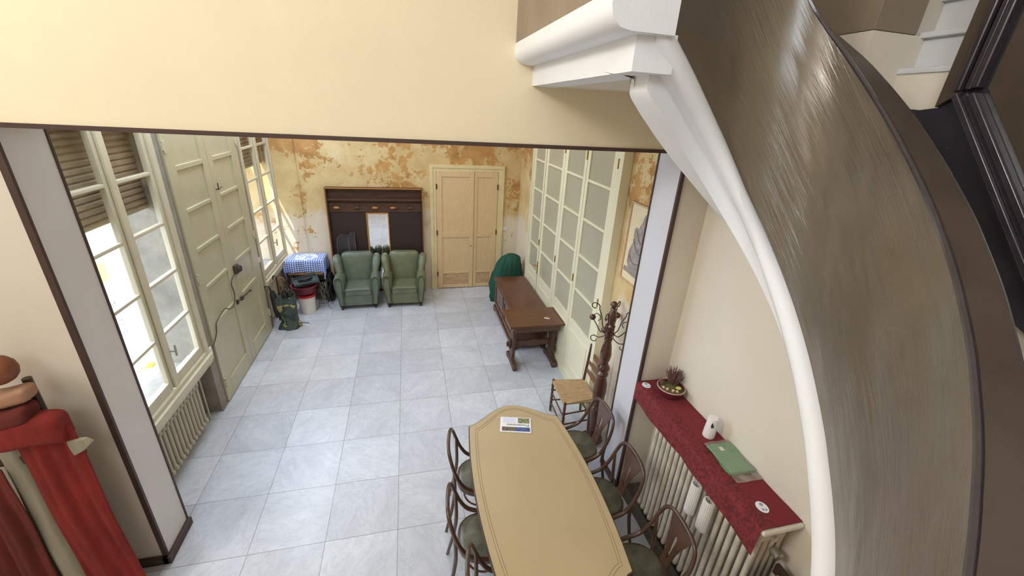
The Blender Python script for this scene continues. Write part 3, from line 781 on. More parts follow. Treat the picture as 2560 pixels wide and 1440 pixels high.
# red runner: flat top, patterned front half and front drop
rn = thing('table_runner', 'dark red damask cloth draped over the radiator shelf', 'cloth', (2.3, -4.87, 1.30))
def runner(prof, name, mat, y0, y1):
    mb = MB(); rings = []; n = 44
    for k in range(n + 1):
        y = y0 + (y1 - y0) * k / n; ring = []
        for j, (x, z) in enumerate(prof):
            w_ = math.sin(y * 9 + 1) * .006 + math.sin(y * 23) * .003
            drop = max(0, -z) * 8
            zz = z - (.05 * max(0, (-4.3 - y - 4.3 + 4.3) - .95) / .35 * min(1, drop)) if z < -.02 else z
            ring.append((x - 2.3 + (w_ * drop if z < 0 else 0), y + 4.87, zz + (.001 * math.sin(y * 30 + x * 40))))
        rings.append(ring)
    mb.loft(rings, False, False); return mb.build(name, mat, rn, 60, .003)
runner([(2.445, .004), (2.38, .004), (2.30, .004), (2.255, .004)], 'cloth_top', 'red_cloth', -5.60, -4.14)
runner([(2.255, .005), (2.20, .005), (2.16, .002), (2.146, -.01), (2.143, -.05), (2.141, -.10), (2.138, -.165)], 'cloth_border', 'damask', -5.60, -4.14)
for lab, txt, (x, y) in (('round white number sticker at near end of red cloth', '2', (2.27, -5.47)), ('round white number sticker at far end of red cloth by flower bowl', '1', (2.20, -4.21))):
    s = thing('number_sticker', lab, 'sticker', (x, y, 1.308))
    q = MB(); q.lathe([(.036, 0), (.036, .002)], (0, 0, 0), 28, 'z', 1.15); q.build('disc', 'paper', s)
    text_mesh('numeral', txt, .04, 'ink_blue', s, (-.0, -.018, .0025), (0, 0, -1.9)); text_mesh('emblem', '®', .03, 'ink_blue', s, (.004, .017, .0025), (0, 0, -1.9))
# hanging humidifiers
def humid(y, label):
    t = thing('radiator_humidifier', label, 'humidifier', (2.168, y, .78), 0)
    q = MB(); n = 40; prof = [(.0, 0), (.030, 0), (.034, .01), (.034, .27), (.031, .285), (.024, .285), (.022, .24), (.0, .24)]
    rings = []
    for r, z in prof:
        rings.append([(r * (1 + .04 * math.cos(k * PI)) * math.cos(2 * PI * k / n), r * 1.25 * (1 + .04 * math.cos(k * PI)) * math.sin(2 * PI * k / n), z) for k in range(n)])
    q.loft(rings, True, True); q.build('tube_body', 'ribbed_ceramic', t, 20)
    q = MB(); q.tube([(.0, 0, .25), (.0, .0, .31), (.03, 0, .34), (.05, 0, .30)], .003, 6, smooth=4); q.build('hook', 'steel', t)
humid(-5.06, 'white ribbed humidifier tube hung on radiator, the farther one'); humid(-5.20, 'white ribbed humidifier tube hung on radiator, the nearer one')
# flower bowl
fb = thing('flower_bowl', 'burgundy oval bowl with moss and dried heather on red cloth', 'planter', (2.335, -4.36, 1.306), 0.15)
q = MB(); q.lathe([(.0, 0), (.075, 0), (.10, .03), (.115, .075), (.118, .082), (.108, .085), (.10, .06), (.0, .055)], (0, 0, 0), 28, 'z', 1.0); bowl = q.build('bowl', 'pot_burgundy', fb)
q = MB(); q.lathe([(.108, .084), (.112, .08), (.119, .083), (.116, .089), (.108, .086)], (0, 0, 0), 28, caps=False); q.build('rim', 'pot_rim', fb)
q = MB(); q.lathe([(.0, .085), (.04, .083), (.08, .075), (.105, .066)], (0, 0, 0), 18, caps=False); q.build('moss', 'moss', fb)
q = MB(); rng = random.Random(3)
for k in range(85):
    a = rng.uniform(0, 2 * PI); r = rng.uniform(0, .04); x, y = .055 + r * math.cos(a), .045 + r * math.sin(a); h = rng.uniform(.07, .165)
    ex, ey = x + (x - .055) * 1.3 + rng.uniform(-.01, .01), y + (y - .045) * 1.3 + rng.uniform(-.01, .01)
    q.tube([(x, y, .07), ((x + ex) / 2, (y + ey) / 2, .07 + h * .55), (ex, ey, .07 + h)], [.0022, .0028, .0012], 4)
    for j in range(5):
        f = .35 + .13 * j; px, py, pz = x + (ex - x) * f, y + (ey - y) * f, .07 + h * f
        b = rng.uniform(0, 6.28); q.tube([(px, py, pz), (px + .014 * math.cos(b), py + .014 * math.sin(b), pz + .014)], [.0022, .001], 3)
q.build('dried_heather', 'heather', fb)
q = MB()
for k in range(7):
    a = k * .9; q.ball((.03 + .014 * math.cos(a), -.05 + .014 * math.sin(a), .095), .009, (1.3, .8, .6), 8)
q.build('yellow_flower', 'yellow_flower', fb)
q = MB()
for x, y in ((-.03, -.055), (-.06, -.02), (-.075, .01), (-.005, -.075)): q.ball((x, y, .085), .013, (1, 1.2, 1), 8)
q.build('bulb', 'egg', fb)
q = MB()
for k in range(8):
    a = k * .8; q.tube([(-.06, .06, .07), (-.06 + .02 * math.cos(a), .06 + .02 * math.sin(a), .12 + .01 * (k % 3))], [.004, .002], 4)
q.build('dry_twig', 'heather', fb)
# white canister
cn = thing('canister', 'white tapered canister with leaf mark on red cloth', 'canister', (2.345, -4.86, 1.306))
q = MB(); q.lathe([(.0, 0), (.04, 0), (.044, .006), (.043, .05), (.036, .165), (.034, .172), (.030, .174), (.0, .172)], (0, 0, 0), 28); q.build('body', 'white_ceramic', cn)
q = MB()
for a0, zc, hh in ((-2.25, .125, .022), (-2.02, .118, .014)):
    pts = []
    for k in range(12):
        an = 2 * PI * k / 12; a = a0 + .16 * math.cos(an) * (1 if hh > .02 else .7); z = zc + hh * math.sin(an); r = .0388 - (z - .12) * .06 + .0012
        pts.append((r * math.cos(a), r * math.sin(a), z))
    q.face(pts)
q.build('leaf_mark', 'ink', cn, thick=.0006)
# green garment in clear bag
gb = thing('packed_garment', 'folded green garment in clear plastic bag on red cloth', 'clothing', (2.345, -5.09, 1.306), .0)
q = MB(); q.box(-.10, .098, -.135, .13, 0, .018, .006, fn=lambda v: (v.x + .01 * math.sin(v.y * 20), v.y, v.z + (.004 * math.sin(v.x * 30) + .003 * math.sin(v.y * 35)) * (v.z > .008)), cuts=8)
q.box(-.098, .02, -.13, .125, .014, .024, .004, cuts=3); q.build('folded_cloth', 'green_cloth', gb)
q = MB(); q.box(-.105, .1, -.20, .15, -.001, .028, .006, fn=lambda v: (v.x, v.y, v.z * (.35 if v.y < -.14 else 1) + .0035 * math.sin(v.x * 60 + v.y * 25)), cuts=12); q.build('plastic_bag', 'film', gb)
q = MB(); q.box(-.03, 0.0, .055, .09, .0265, .028); q.build('size_label', 'paper', gb)
# cabinet at the near end
cb = thing('low_cabinet', 'brown board topped cabinet at near end of radiator', 'cabinet', (2.2, -6.0, 0))
q = MB(); q.box(-.24, .22, -.38, .32, 0, .93, .006); q.build('body', 'wood_dark', cb)
q = MB(); q.box(-.25, .13, -.39, .33, .93, .955, .004); q.build('top_board', 'brown_board', cb)
q = MB(); q.box(.13, .16, -.39, .37, .92, 1.0, .006); q.build('dark_rail', 'wood_dark', cb)

# ------------------------------------------------------------------ dining table
tb = thing('dining_table', 'long boat shaped table with tan leather top and dark edge', 'table', (1.105, -4.62, 0), 0)
def outline(s=0.0):
    pts = []; n = 26
    hw0, hwm, hl, arch = .435 - s, .49 - s, .76 - s, .23
    def side(t): return hw0 + (hwm - hw0) * (1 - (2 * t - 1) ** 2)
    def end(sg):
        out = []
        for k in range(1, 24):
            u = -1 + 2 * k / 24.0
            h = arch * (math.cos(u * PI) * .5 + .5) ** .75 if abs(u) < 1 else 0
            out.append((u, h))
        return out
    for k in range(n + 1): t = k / n; pts.append((side(t), -hl + 2 * hl * t))
    for u, h in end(1): pts.append((-u * hw0, hl + h))
    for k in range(n + 1): t = k / n; pts.append((-side(1 - t), hl - 2 * hl * t))
    for u, h in end(-1): pts.append((u * hw0, -hl - h))
    return pts
q = MB(); q.prism(outline(0), 'z', .735, .768, .004); q.build('table_edge', 'table_edge', tb)
q = MB(); q.prism(outline(.008), 'z', .766, .772); q.build('tabletop', 'tabletop_leather', tb)
for s in (.055, .072):
    q = MB(); q.tube([(x, y, .7723) for x, y in outline(s)], .0016, 4, closed=True); q.build('tooled_line', 'tool_line', tb)
q = MB(); q.box(-.36, .36, -.68, .68, .64, .735, .004); q.build('apron', 'wood_dark', tb)
for sx in (-1, 1):
    for sy in (-1, 1):
        q = MB(); q.tube([(sx * .31, sy * .62, .66), (sx * .31, sy * .62, .0)], [.035, .022], 10); q.build('leg', 'wood_dark', tb)
# newspaper
npz = thing('magazine', 'folded postal news magazine lying on the tan table', 'magazine', (1.105, -3.925, .7735), PI + -.24 + .0)
q = MB(); q.box(-.145, .145, -.10, .10, 0, .004, .001); q.box(-.143, .144, -.098, .098, .004, .0065, .001); q.build('pages', 'paper', npz)
q = MB(); q.box(0, .128, .035, .088, .0066, .0072); q.build('crowd_photo', 'photo_brown', npz)
q = MB(); q.box(-.132, 0, .035, .088, .0066, .0072); q.build('blue_photo', 'photo_blue', npz)
q = MB(); q.box(-.13, -.02, -.09, -.02, .0066, .0072); q.build('landscape_photo', 'photo_green', npz)
q = MB(); q.box(.0, .12, -.09, -.02, .0066, .0072); q.build('text_box', 'paper_lilac', npz)
text_mesh('masthead', 'Postenews', .046, 'ink', npz, (-.02, .006, .0066), (0, 0, 0), .0004, 1.05)

# ------------------------------------------------------------------ bentwood chairs
def bent_chair(splat, ws=1.0):
    t = thing('bentwood_chair', 'x', 'chair', (0, 0, 0), 0, 'bentwood chairs round the tan table')
    # faces +x
    q = MB(); prof = []
    n = 36
    def ring(s, z):
        out = []
        for k in range(n):
            a = 2 * PI * k / n; r = 1 / ((abs(math.cos(a)) ** 2.6 + abs(math.sin(a)) ** 2.6) ** (1 / 2.6))
            out.append((.205 * s * r * math.cos(a), .205 * s * r * math.sin(a) * (1 + .06 * math.cos(a)), z))
        return out
    q.loft([ring(.97, .43), ring(1, .44), ring(1, .462), ring(.97, .47)]); q.build('seat_frame', 'wood_bent', t)
    q = MB(); q.loft([ring(.93, .466), ring(.90, .478), ring(.7, .487), ring(.35, .49), ring(.02, .49)]); sp = q.build('seat', 'leather_seat', t, 60)
    q = MB(); P = []
    for k in range(144):
        a = 2 * PI * k / 144; r = 1 / ((abs(math.cos(a)) ** 2.6 + abs(math.sin(a)) ** 2.6) ** (1 / 2.6)) * .93 * .205
        P.append((r * math.cos(a), r * math.sin(a) * (1 + .06 * math.cos(a)), .4785))
    q.tube(P, [.0032, .0022, .0006, .0022] * 36, 6, closed=True)
    o = q.build('upholstery_nails', 'old_nails', sp)
    h = [(.08, .22, .468), (-.03, .228, .488), (-.125, .225, .53), (-.185, .22, .62), (-.225, .213, .73), (-.255, .185, .84), (-.27, .12, .888), (-.275, 0, .90)]
    h = [(x, y * ws, z) for x, y, z in h]
    P = h + [(x, -y, z) for x, y, z in h[-2::-1]]
    q = MB(); q.tube(P, [.017] * 3 + [.015] * 9 + [.017] * 3, 10, smooth=6); q.build('hoop_back', 'wood_bent', t)
    for s in (-1, 1):
        q = MB(); q.tube([(-.222, s * .21 * ws, .72), (-.215, s * .165, .46), (-.245, s * .175, .22), (-.29, s * .19, 0)], [.012, .016, .015, .012], 8, smooth=4); q.build('leg', 'wood_bent', t)
        q = MB(); q.tube([(.15, s * .15, .44), (.165, s * .16, .22), (.185, s * .17, 0)], [.018, .015, .011], 8, smooth=4); q.build('leg', 'wood_bent', t)
    q = MB(); q.tube([(.14 * math.cos(2 * PI * k / 24), .15 * math.sin(2 * PI * k / 24), .27) for k in range(24)], .009, 6, closed=True); q.build('ring_stretcher', 'wood_bent', t)
    if splat:
        q = MB()
        def lf(z):  # lean of the back at height z
            return -.205 - .07 * (z - .47) / .43
        wd = [(.475, .055), (.54, .045), (.56, .045), (.65, .055), (.74, .08), (.77, .092), (.82, .11), (.88, .125)]
        # solid lower stem and two side bands around a slot
        for s in (-1, 1):
            rings = []
            for z, w_ in wd:
                inn = 0 if z < .55 or z > .76 else (.006 + .05 * (z - .55))
                rings.append([(lf(z) - .004, s * inn, z), (lf(z) + .004, s * inn, z), (lf(z) + .004, s * w_, z), (lf(z) - .004, s * w_, z)])
            q.loft(rings)
        q.build('splat', 'wood_bent', t)
    return t
ch = bent_chair(True)
RL = ['bentwood chair right of the table, farthest, in front of coat stand', 'bentwood chair right of the table, middle one before the radiator', 'bentwood chair right of the table, nearest the camera']
ch.location = (1.725, -3.97, 0); ch.rotation_euler = (0, 0, PI + .05); ch['label'] = RL[0]
dup(ch, (1.70, -4.57, 0), PI + .0, RL[1]); dup(ch, (1.72, -5.20, 0), PI - .06, RL[2])
cl = bent_chair(False, .86)
LL = ['bentwood chair left of the table, farthest of three, open hoop back', 'bentwood chair left of the table, middle of three, open hoop back', 'bentwood chair left of the table, nearest and mostly cut off']
cl.location = (.735, -4.16, 0); cl.rotation_euler = (0, 0, -.16); cl['label'] = LL[0]
dup(cl, (.675, -4.73, 0), -.12, LL[1]); dup(cl, (.75, -5.24, 0), -.16, LL[2])

# ------------------------------------------------------------------ rush seat ladder chair (faces -x)
rc = thing('ladder_back_chair', 'ladder back wooden chair with woven rush seat beside coat stand', 'chair', (2.035, -3.14, 0), -.03)
def turned(q, x, y, z0, z1, r=.017, lean=0):
    prof = [(r * .6, z0), (r * .9, z0 + .02)]; n = int((z1 - z0) / .035)
    for k in range(n): prof.append((r * (1.12 if k % 2 else .86), z0 + .03 + (z1 - z0 - .05) * k / n))
    prof += [(r, z1 - .015), (r * .8, z1)]
    q.lathe(prof, (x, y, 0), 10)
for x, y in ((-.19, .225), (-.19, -.225)):
    q = MB(); turned(q, x, y, 0, .485); q.build('leg', 'wood_rush_chair', rc)
for y in (.19, -.19):
    q = MB(); q.tube([(.20, y, 0), (.19, y, .45), (.225, y, .95)], [.013, .017, .014], 10); q.lathe([(.008, .945), (.016, .96), (.014, .975), (.0, .985)], (.2255, y, 0), 10); q.build('leg', 'wood_rush_chair', rc)
for z in (.60, .72, .84):
    q = MB(); lx = .19 + .045 * (z - .45) / .48
    q.prism([(-.19, z), (-.10, z + .004), (0, z - .004), (.10, z + .004), (.19, z), (.19, z + .045), (.08, z + .062), (0, z + .068), (-.08, z + .062), (-.19, z + .045)], 'x', lx - .006, lx + .006, .002); q.build('back_slat', 'wood_slat', rc)
q = MB()
for z in (.13, .28):
    q.tube([(-.19, -.225, z), (-.19, .225, z)], .009, 8); q.tube([(.195, -.19, z + .02), (.195, .19, z + .02)], .009, 8)
    for s in (-1, 1): q.tube([(-.19, s * .225, z + .04), (.195, s * .19, z + .05)], .009, 8)
q.build('stretcher', 'wood_rush_chair', rc)
def rseat():
    q = MB(); rim = [(-.205, -.235), (-.205, .235), (.195, .19), (.195, -.19)]
    # four woven triangles meeting in the middle
    n = 11; m_ = 8
    for a in range(4):
        A, B = rim[a], rim[(a + 1) % 4]; rows = []
        for k in range(n + 1):
            f = k / n; 
            row = []
            for j in range(m_ + 1):
                g = j / m_; x = (A[0] + (B[0] - A[0]) * g) * (1 - f) ; y = (A[1] + (B[1] - A[1]) * g) * (1 - f)
                row.append((x, y, .475 - .018 * f + (.003 if k % 2 else 0)))
            rows.append(row)
        q.loft([[(r[j][0], r[j][1], r[j][2]) for j in range(m_ + 1)] for r in rows], False, False)
    q.box(-.21, .20, -.215, .215, .44, .468, .012)
    return q.build('rush_seat', 'rush', rc, 70)
rseat()
# ------------------------------------------------------------------ coat stand
cs = thing('coat_stand', 'turned dark wood coat stand with curly iron hooks', 'coat stand', (2.175, -3.475, 0), .1)
prof = [(.0, .02), (.11, .02), (.115, .05), (.085, .07), (.05, .09), (.045, .14), (.06, .17), (.055, .19), (.062, .21), (.05, .24), (.055, .34), (.058, .42), (.05, .45), (.062, .47), (.066, .49), (.05, .52), (.045, .54),
        (.065, .60), (.072, .70), (.068, .80), (.05, .87), (.04, .90), (.06, .915), (.062, .935), (.04, .96), (.065, .985), (.068, 1.01), (.05, 1.04), (.04, 1.07), (.055, 1.12), (.06, 1.18), (.05, 1.26), (.036, 1.33), (.042, 1.345), (.042, 1.365), (.036, 1.38), (.046, 1.42), (.046, 1.50), (.05, 1.51), (.036, 1.53),
        (.03, 1.55), (.044, 1.59), (.044, 1.63), (.03, 1.68), (.022, 1.69), (.034, 1.70), (.03, 1.71), (.02, 1.72), (.038, 1.745), (.034, 1.77), (.018, 1.785), (.0, 1.79)]
q = MB(); q.lathe(prof, (0, 0, 0), 20); q.build('post', 'wood_stand', cs)
q = MB()
for k in range(4): a = k * PI / 2 + PI / 4 - .1; q.tube([(.06 * math.cos(a), .06 * math.sin(a), .06), (.12 * math.cos(a), .12 * math.sin(a), .03)], [.035, .022], 8)
q.build('foot', 'wood_stand', cs)
def spiral(cx, cz, r0, r1, a0, turns, n=14):
    return [(cx + (r0 + (r1 - r0) * i / n) * math.cos(a0 + turns * 2 * PI * i / n), cz + (r0 + (r1 - r0) * i / n) * math.sin(a0 + turns * 2 * PI * i / n)) for i in range(n + 1)]
for k in range(4):
    a = k * PI / 2 + PI / 4 - .1; ca, sa = math.cos(a), math.sin(a)
    def P3(l): return [(ca * x * 1.15, sa * x * 1.15, z - .02) for x, z in l]
    arm = [(.03, 1.44), (.07, 1.50), (.09, 1.60), (.12, 1.68)] + spiral(.165, 1.70, .045, .018, PI * .95, -.85)
    q = MB(); q.tube(P3(arm), .0055, 6, smooth=2)
    low = [(.03, 1.46), (.08, 1.43), (.13, 1.50), (.17, 1.56)]
    q.tube(P3(low), .0055, 6, smooth=3)
    q.tube(P3([(.17, 1.56), (.15, 1.62), (.11, 1.61), (.10, 1.57), (.12, 1.55)]), .0045, 6, smooth=3)
    q.tube(P3([(.04, 1.40), (.09, 1.36), (.14, 1.37)] + spiral(.13, 1.325, .045, .015, PI * .5, -.8)), .005, 6, smooth=2)
    ob = q.build('iron_hook', 'iron', cs)
    q = MB(); q.ball((ca * .20, sa * .20, 1.55), .033, (1, 1, 1), 14); q.build('wooden_ball', 'wood_stand', ob)

# ------------------------------------------------------------------ wall relief picture
pc = thing('framed_picture', 'framed picture of a grey statue on the worn right wall', 'picture', (XR - .012, -3.48, 1.94))
q = MB(); q.box(.0, .012, -.28, .28, 0, .80); q.build('print', 'picture_ground', pc)
q = MB(); grid(q, 'x', -.012, .012, -.28, .28, 0, .80, [(-.262, .262)], [(.018, .782)], .003); q.build('frame', 'back_door_scraped', pc)
q = MB()
body = [(.16, .13), (.20, .22), (.19, .33), (.14, .42), (.15, .50), (.12, .56), (.08, .57), (.05, .62), (.0, .70), (-.05, .72), (-.10, .68), (-.12, .58), (-.16, .45), (-.18, .3), (-.15, .13)]
q.prism([(y, z) for y, z in body], 'x', -.004, .0, .0015); q.ball((-.0015, .115, .525), .045, (.12, .9, 1.1), 14); q.ball((-.0015, -.03, .66), .07, (.1, .9, 1), 14)
q.build('statue_figure', 'statue_grey', pc)
q = MB()
for pts in (((.14, .45), (.06, .36), (-.02, .33), (-.10, .36)), ((.17, .28), (.08, .22), (-.04, .24)), ((.10, .55), (.05, .47), (.0, .44)), ((-.02, .60), (-.06, .5), (-.12, .47))):
    q.tube([(-.005, y, z) for y, z in pts], .004, 5, smooth=4)
q.build('statue_shading_line', 'ink_grey', pc)
q = MB(); q.prism([(.25, .10), (.24, .15), (-.2, .15), (-.22, .08)], 'x', -.003, .0); q.build('plinth', 'picture_base', pc)

# ------------------------------------------------------------------ trestle table, chest, cover
tt = thing('trestle_table', 'small dark wood trestle table against the glass doors', 'table', (1.92, -1.775, 0))
q = MB(); q.box(-.425, .40, -.28, .275, .735, .765, .006); q.build('tabletop', 'wood_trestle', tt)
q = MB(); q.box(-.34, .32, -.24, -.21, .64, .735, .004); q.build('apron', 'wood_trestle_leg', tt)
q = MB(); q.box(-.34, .32, .21, .24, .64, .735, .004); q.build('apron', 'wood_trestle_leg', tt)
for sx in (-.31, .29):
    q = MB(); out = [(-.10, .06), (-.07, .14), (-.10, .24), (-.07, .34), (-.10, .44), (-.075, .54), (-.12, .64), (-.2, .70), (-.2, .735), (.2, .735), (.2, .70), (.12, .64), (.075, .54), (.10, .44), (.07, .34), (.10, .24), (.07, .14), (.10, .06)]
    q.prism(out, 'x', sx - .022, sx + .022, .004); q.prism([(-.22, 0), (-.24, .05), (-.21, .085), (-.10, .10), (.10, .10), (.21, .085), (.24, .05), (.22, 0), (.15, 0), (.12, .02), (-.12, .02), (-.15, 0)], 'x', sx - .03, sx + .03, .004)
    q.build('leg', 'wood_trestle_leg', tt)
q = MB(); q.prism([(-.40, .30), (-.40, .37), (-.25, .385), (-.1, .37), (0, .395), (.1, .37), (.25, .385), (.38, .37), (.38, .30), (.1, .29), (0, .27), (-.1, .29)], 'y', -.015, .015, .003); q.box(-.365, -.34, -.03, .03, .27, .42, .004); q.build('stretcher', 'wood_trestle_leg', tt)
kt = thing('key_tag', 'white key tag with brass key on the trestle table', 'keys', (2.075, -1.86, .766), -.5)
q = MB(); q.box(-.04, .04, -.014, .014, 0, .004, .002); q.build('tag', 'white_plastic', kt)
q = MB(); q.tube([(.0, .03, .004), (.03, .05, .004), (.06, .02, .004)], .004, 6); q.ball((.0, .035, .006), .012, (1.2, .8, .4)); q.build('key', 'brass', kt)
cst = thing('chest', 'long low dark wood chest along the glass doors', 'chest', (1.965, -.70, 0))
q = MB(); q.box(-.26, .26, -.72, .72, .08, .63, .004)
for a, b in ((-.68, -.03), (.03, .68)): grid(q, 'x', -.272, -.258, a, b, .16, .58, [(a + .05, b - .05)], [(.21, .53)], .003)
q.build('body', 'wood_chest', cst)
q = MB(); q.box(-.29, .28, -.75, .75, .63, .66, .008, seg=3); q.box(-.245, .245, -.70, .70, .655, .668, .004); q.build('lid', 'wood_chest', cst)
q = MB(); q.box(-.285, .275, -.745, .745, .05, .11, .012, seg=3); q.build('plinth', 'wood_chest', cst)
for sx in (-.25, .24):
    for sy in (-.7, .7):
        q = MB(); q.box(sx - .035, sx + .035, sy - .06, sy + .06, 0, .06, .02, seg=3); q.build('foot', 'wood_dark', cst)
q = MB(); rings = []
for k, (z, rx, ry, cx, cy) in enumerate(((0, .29, .20, 0, 0), (.1, .31, .21, 0, 0), (.2, .30, .20, 0, 0), (.33, .31, .21, 0, 0), (.45, .29, .2, .0, 0), (.56, .29, .19, .01, 0), (.66, .265, .18, .02, .0), (.74, .26, .17, .03, 0), (.80, .225, .16, .04, .01), (.86, .20, .14, .05, .01), (.90, .155, .12, .06, .01), (.945, .08, .07, .07, .01), (.955, .01, .01, .07, .01))):
    ring = []
    for j in range(64):
        a = 2 * PI * j / 64; f = 1 + .035 * math.sin(a * 17 + z * 5) + .09 * math.sin(a * 4 + z * 7) + .05 * math.sin(a * 9 + 2 + z * 11)
        ring.append((cx + rx * f * math.cos(a), cy + ry * f * math.sin(a), z))
    rings.append(ring)
q.loft(rings); tag(q.build('green_cover', 'dark_green_fabric', None, 80, loc=(2.02, .47, 0)), 'dark green fabric cover over a heap behind the chest', 'cover')

# ------------------------------------------------------------------ hall rack on the back wall
hr = thing('hall_rack', 'dark wooden coat rack cabinet with tall mirror on back wall', 'coat rack', (-.385, 1.04, 0))
D0, D1 = -.0, .125
q = MB(); q.box(-.85, -.82, D0, D1, 0, 2.055, .003); q.box(.82, .85, D0, D1, 0, 2.055, .003); q.box(-.85, .85, D0, D1, 2.035, 2.065, .003); q.build('side_panel', 'wood_rack', hr)
q = MB(); q.box(-.853, -.838, D0 - .008, D0 + .004, 0, 2.065); q.box(.838, .853, D0 - .008, D0 + .004, 0, 2.065); q.box(-.853, .853, D0 - .008, D0 + .004, 2.05, 2.068); q.build('edge_strip', 'wood_orange_edge', hr)
q = MB(); q.box(-.82, .82, D1 - .02, D1, 0, 2.04); q.build('back_board', 'wood_rack', hr)
q = MB(); q.box(-.82, .82, D0 + .01, D1 - .01, 1.835, 1.865, .004); q.build('hat_shelf', 'wood_rack', hr)
q = MB(); q.box(-.82, -.20, D1 - .035, D1 - .015, .05, 1.60, .003); q.box(.22, .82, D1 - .035, D1 - .015, .05, 1.60, .003); q.build('leatherette_panel', 'rack_panel', hr)
q = MB(); q.box(-.82, .82, D1 - .04, D1 - .015, 1.61, 1.78, .003); q.build('hook_board', 'wood_rack', hr)
for x in (-.69, -.34, -.02, .30, .62):
    q = MB(); q.ball((x, D1 - .065, 1.695), .03, (1.9, .8, .85), 14); q.tube([(x, D1 - .04, 1.695), (x, D1 - .07, 1.695)], .012); q.build('coat_peg', 'wood_orange_edge' if x in (-.69, .30, -.02) else 'wood_rack', hr)
q = MB(); grid(q, 'y', D1 - .055, D1 - .015, -.195, .215, .05, 1.60, [(-.165, .195)], [(.08, 1.575)], .004); mf = q.build('mirror_frame', 'wood_orange_edge', hr)
q = MB(); q.box(-.17, .2, D1 - .035, D1 - .03, .075, 1.58); q.build('mirror', 'mirror', mf)
# two dark cases behind the left armchair
for i, (x, rot, lab, h) in enumerate(((-1.03, .25, 'dark rounded case with trimmed rim, left one behind green armchair', 1.20), (-.86, .12, 'dark slim case standing right of a larger case behind armchair', 1.24))):
    t = thing('case', lab, 'case', (x, 1.095, 0), 0, 'dark cases behind the armchair')
    wv = .10 if i == 0 else .055
    out = [(-wv, 0), (wv, 0), (wv, h), (-wv * .2, h), (-wv * .8, h - .06), (-wv, h - .2)]
    q = MB(); q.prism(out, 'y', -.022, .012, .010, 3); q.build('shell', 'suitcase_dark', t)
    q = MB(); q.tube([(a, -.024, b) for a, b in out], .006, 6, closed=True); q.build('rim', 'suitcase_trim', t)

# ------------------------------------------------------------------ armchairs
def armchair(mat):
    t = thing('wing_armchair', 'x', 'armchair', (0, 0, 0), 0, 'green leather wing armchairs')
    # faces -y, origin under seat centre; x -.38..+.38, y -.34..+.30
    # back
    rings = []
    for z, w_, y0, y1 in ((.28, .25, .14, .28), (.40, .262, .13, .29), (.55, .275, .145, .31), (.70, .285, .165, .325), (.82, .285, .18, .34), (.875, .265, .20, .345), (.90, .22, .225, .33), (.905, .12, .25, .30)):
        ring = []; n = 28
        for k in range(n):
            a = 2 * PI * k / n; e = 2 / 3.6
            cx = math.copysign(abs(math.cos(a)) ** e, math.cos(a)) * w_; cy = math.copysign(abs(math.sin(a)) ** e, math.sin(a)) * (y1 - y0) / 2 + (y0 + y1) / 2
            bulge = .012 * math.sin(cx * 7 + 1.57)
            ring.append((cx, cy - (bulge if math.sin(a) < 0 else 0), z))
        rings.append(ring)
    q = MB(); q.loft(rings); q.build('backrest', mat, t, 70)
    for s in (-1, 1):
        # wing: rises from arm, rolls outwards at the top
        rings = []
        for z, yc, hy, xc, hx in ((.52, .07, .17, .315, .045), (.60, .09, .15, .322, .052), (.70, .125, .135, .338, .06), (.78, .15, .125, .352, .063), (.84, .17, .11, .358, .056), (.87, .185, .08, .356, .036), (.88, .19, .03, .354, .012)):
            ring = []
            for k in range(20):
                a = 2 * PI * k / 20; e = 2 / 2.6
                ring.append((s * (xc - .008 + math.copysign(abs(math.cos(a)) ** e, math.cos(a)) * hx * 1.22), yc + math.copysign(abs(math.sin(a)) ** e, math.sin(a)) * hy, z))
            rings.append(ring)
        q = MB(); q.loft(rings); q.build('wing', mat, t, 70)
        # arm: rounded front profile, narrowing to the foot, swept back
        def prof(y, sc, zt):
            o_ = []
            for x, z in ((.235, .07), (.235, .30), (.225, .45), (.222, .54), (.24, .59), (.275, .625), (.315, .64), (.355, .63), (.385, .595), (.395, .54), (.388, .46), (.372, .36), (.345, .22), (.325, .07)):
                o_.append((s * (x if x < .24 else .235 + (x - .235) * sc), y, z + (zt if z > .5 else zt * .4 if z > .4 else 0)))
            return o_
        rings = [prof(-.335, .8, -.03), prof(-.355, .97, -.005), prof(-.35, 1, 0), prof(-.2, 1, -.01), prof(0, 1, -.03), prof(.15, .97, -.045), prof(.24, .9, -.06), prof(.29, .7, -.08)]
        q = MB(); q.loft(rings); q.build('arm', mat, t, 60)
        # facing panel on the arm front with welt
        q = MB(); fp = [(.262, .10), (.26, .40), (.262, .53), (.28, .575), (.31, .59), (.342, .575), (.36, .53), (.352, .42), (.33, .25), (.312, .10)]
        q.prism([(s * x, z) for x, z in fp], 'y', -.366, -.352, .003); fo = q.build('arm_facing', mat, t)
        q = MB(); q.tube([(s * x, -.366, z) for x, z in fp], .005, 6); q.build('welt', 'welt', fo)
        q = MB(); q.tube([(s * .29, -.31, .08), (s * .285, -.325, 0)], [.026, .018], 8); q.build('foot', 'wood_dark', t)
        q = MB(); q.tube([(s * .29, .30, .08), (s * .285, .33, 0)], [.026, .018], 8); q.build('foot', 'wood_dark', t)
    q = MB(); q.box(-.24, .24, -.345, .2, .255, .395, .04, seg=4, cuts=4, fn=lambda v: (v.x, v.y + (.03 * (v.z - .3) if v.y > 0 else 0), v.z + (.014 * math.cos(v.x * 6) if v.z > .33 else 0) - .04 * (v.y + .34))); q.build('seat_cushion', mat, t, 60)
    q = MB(); q.box(-.24, .24, -.325, .3, .07, .27, .008); q.box(-.235, .235, -.335, -.32, .075, .11, .004); q.build('front_panel', mat, t)
    q = MB(); q.tube([(-.225, -.347, .375), (0, -.349, .38), (.225, -.347, .375)], .006, 6); q.build('welt', 'welt', t)
    return t
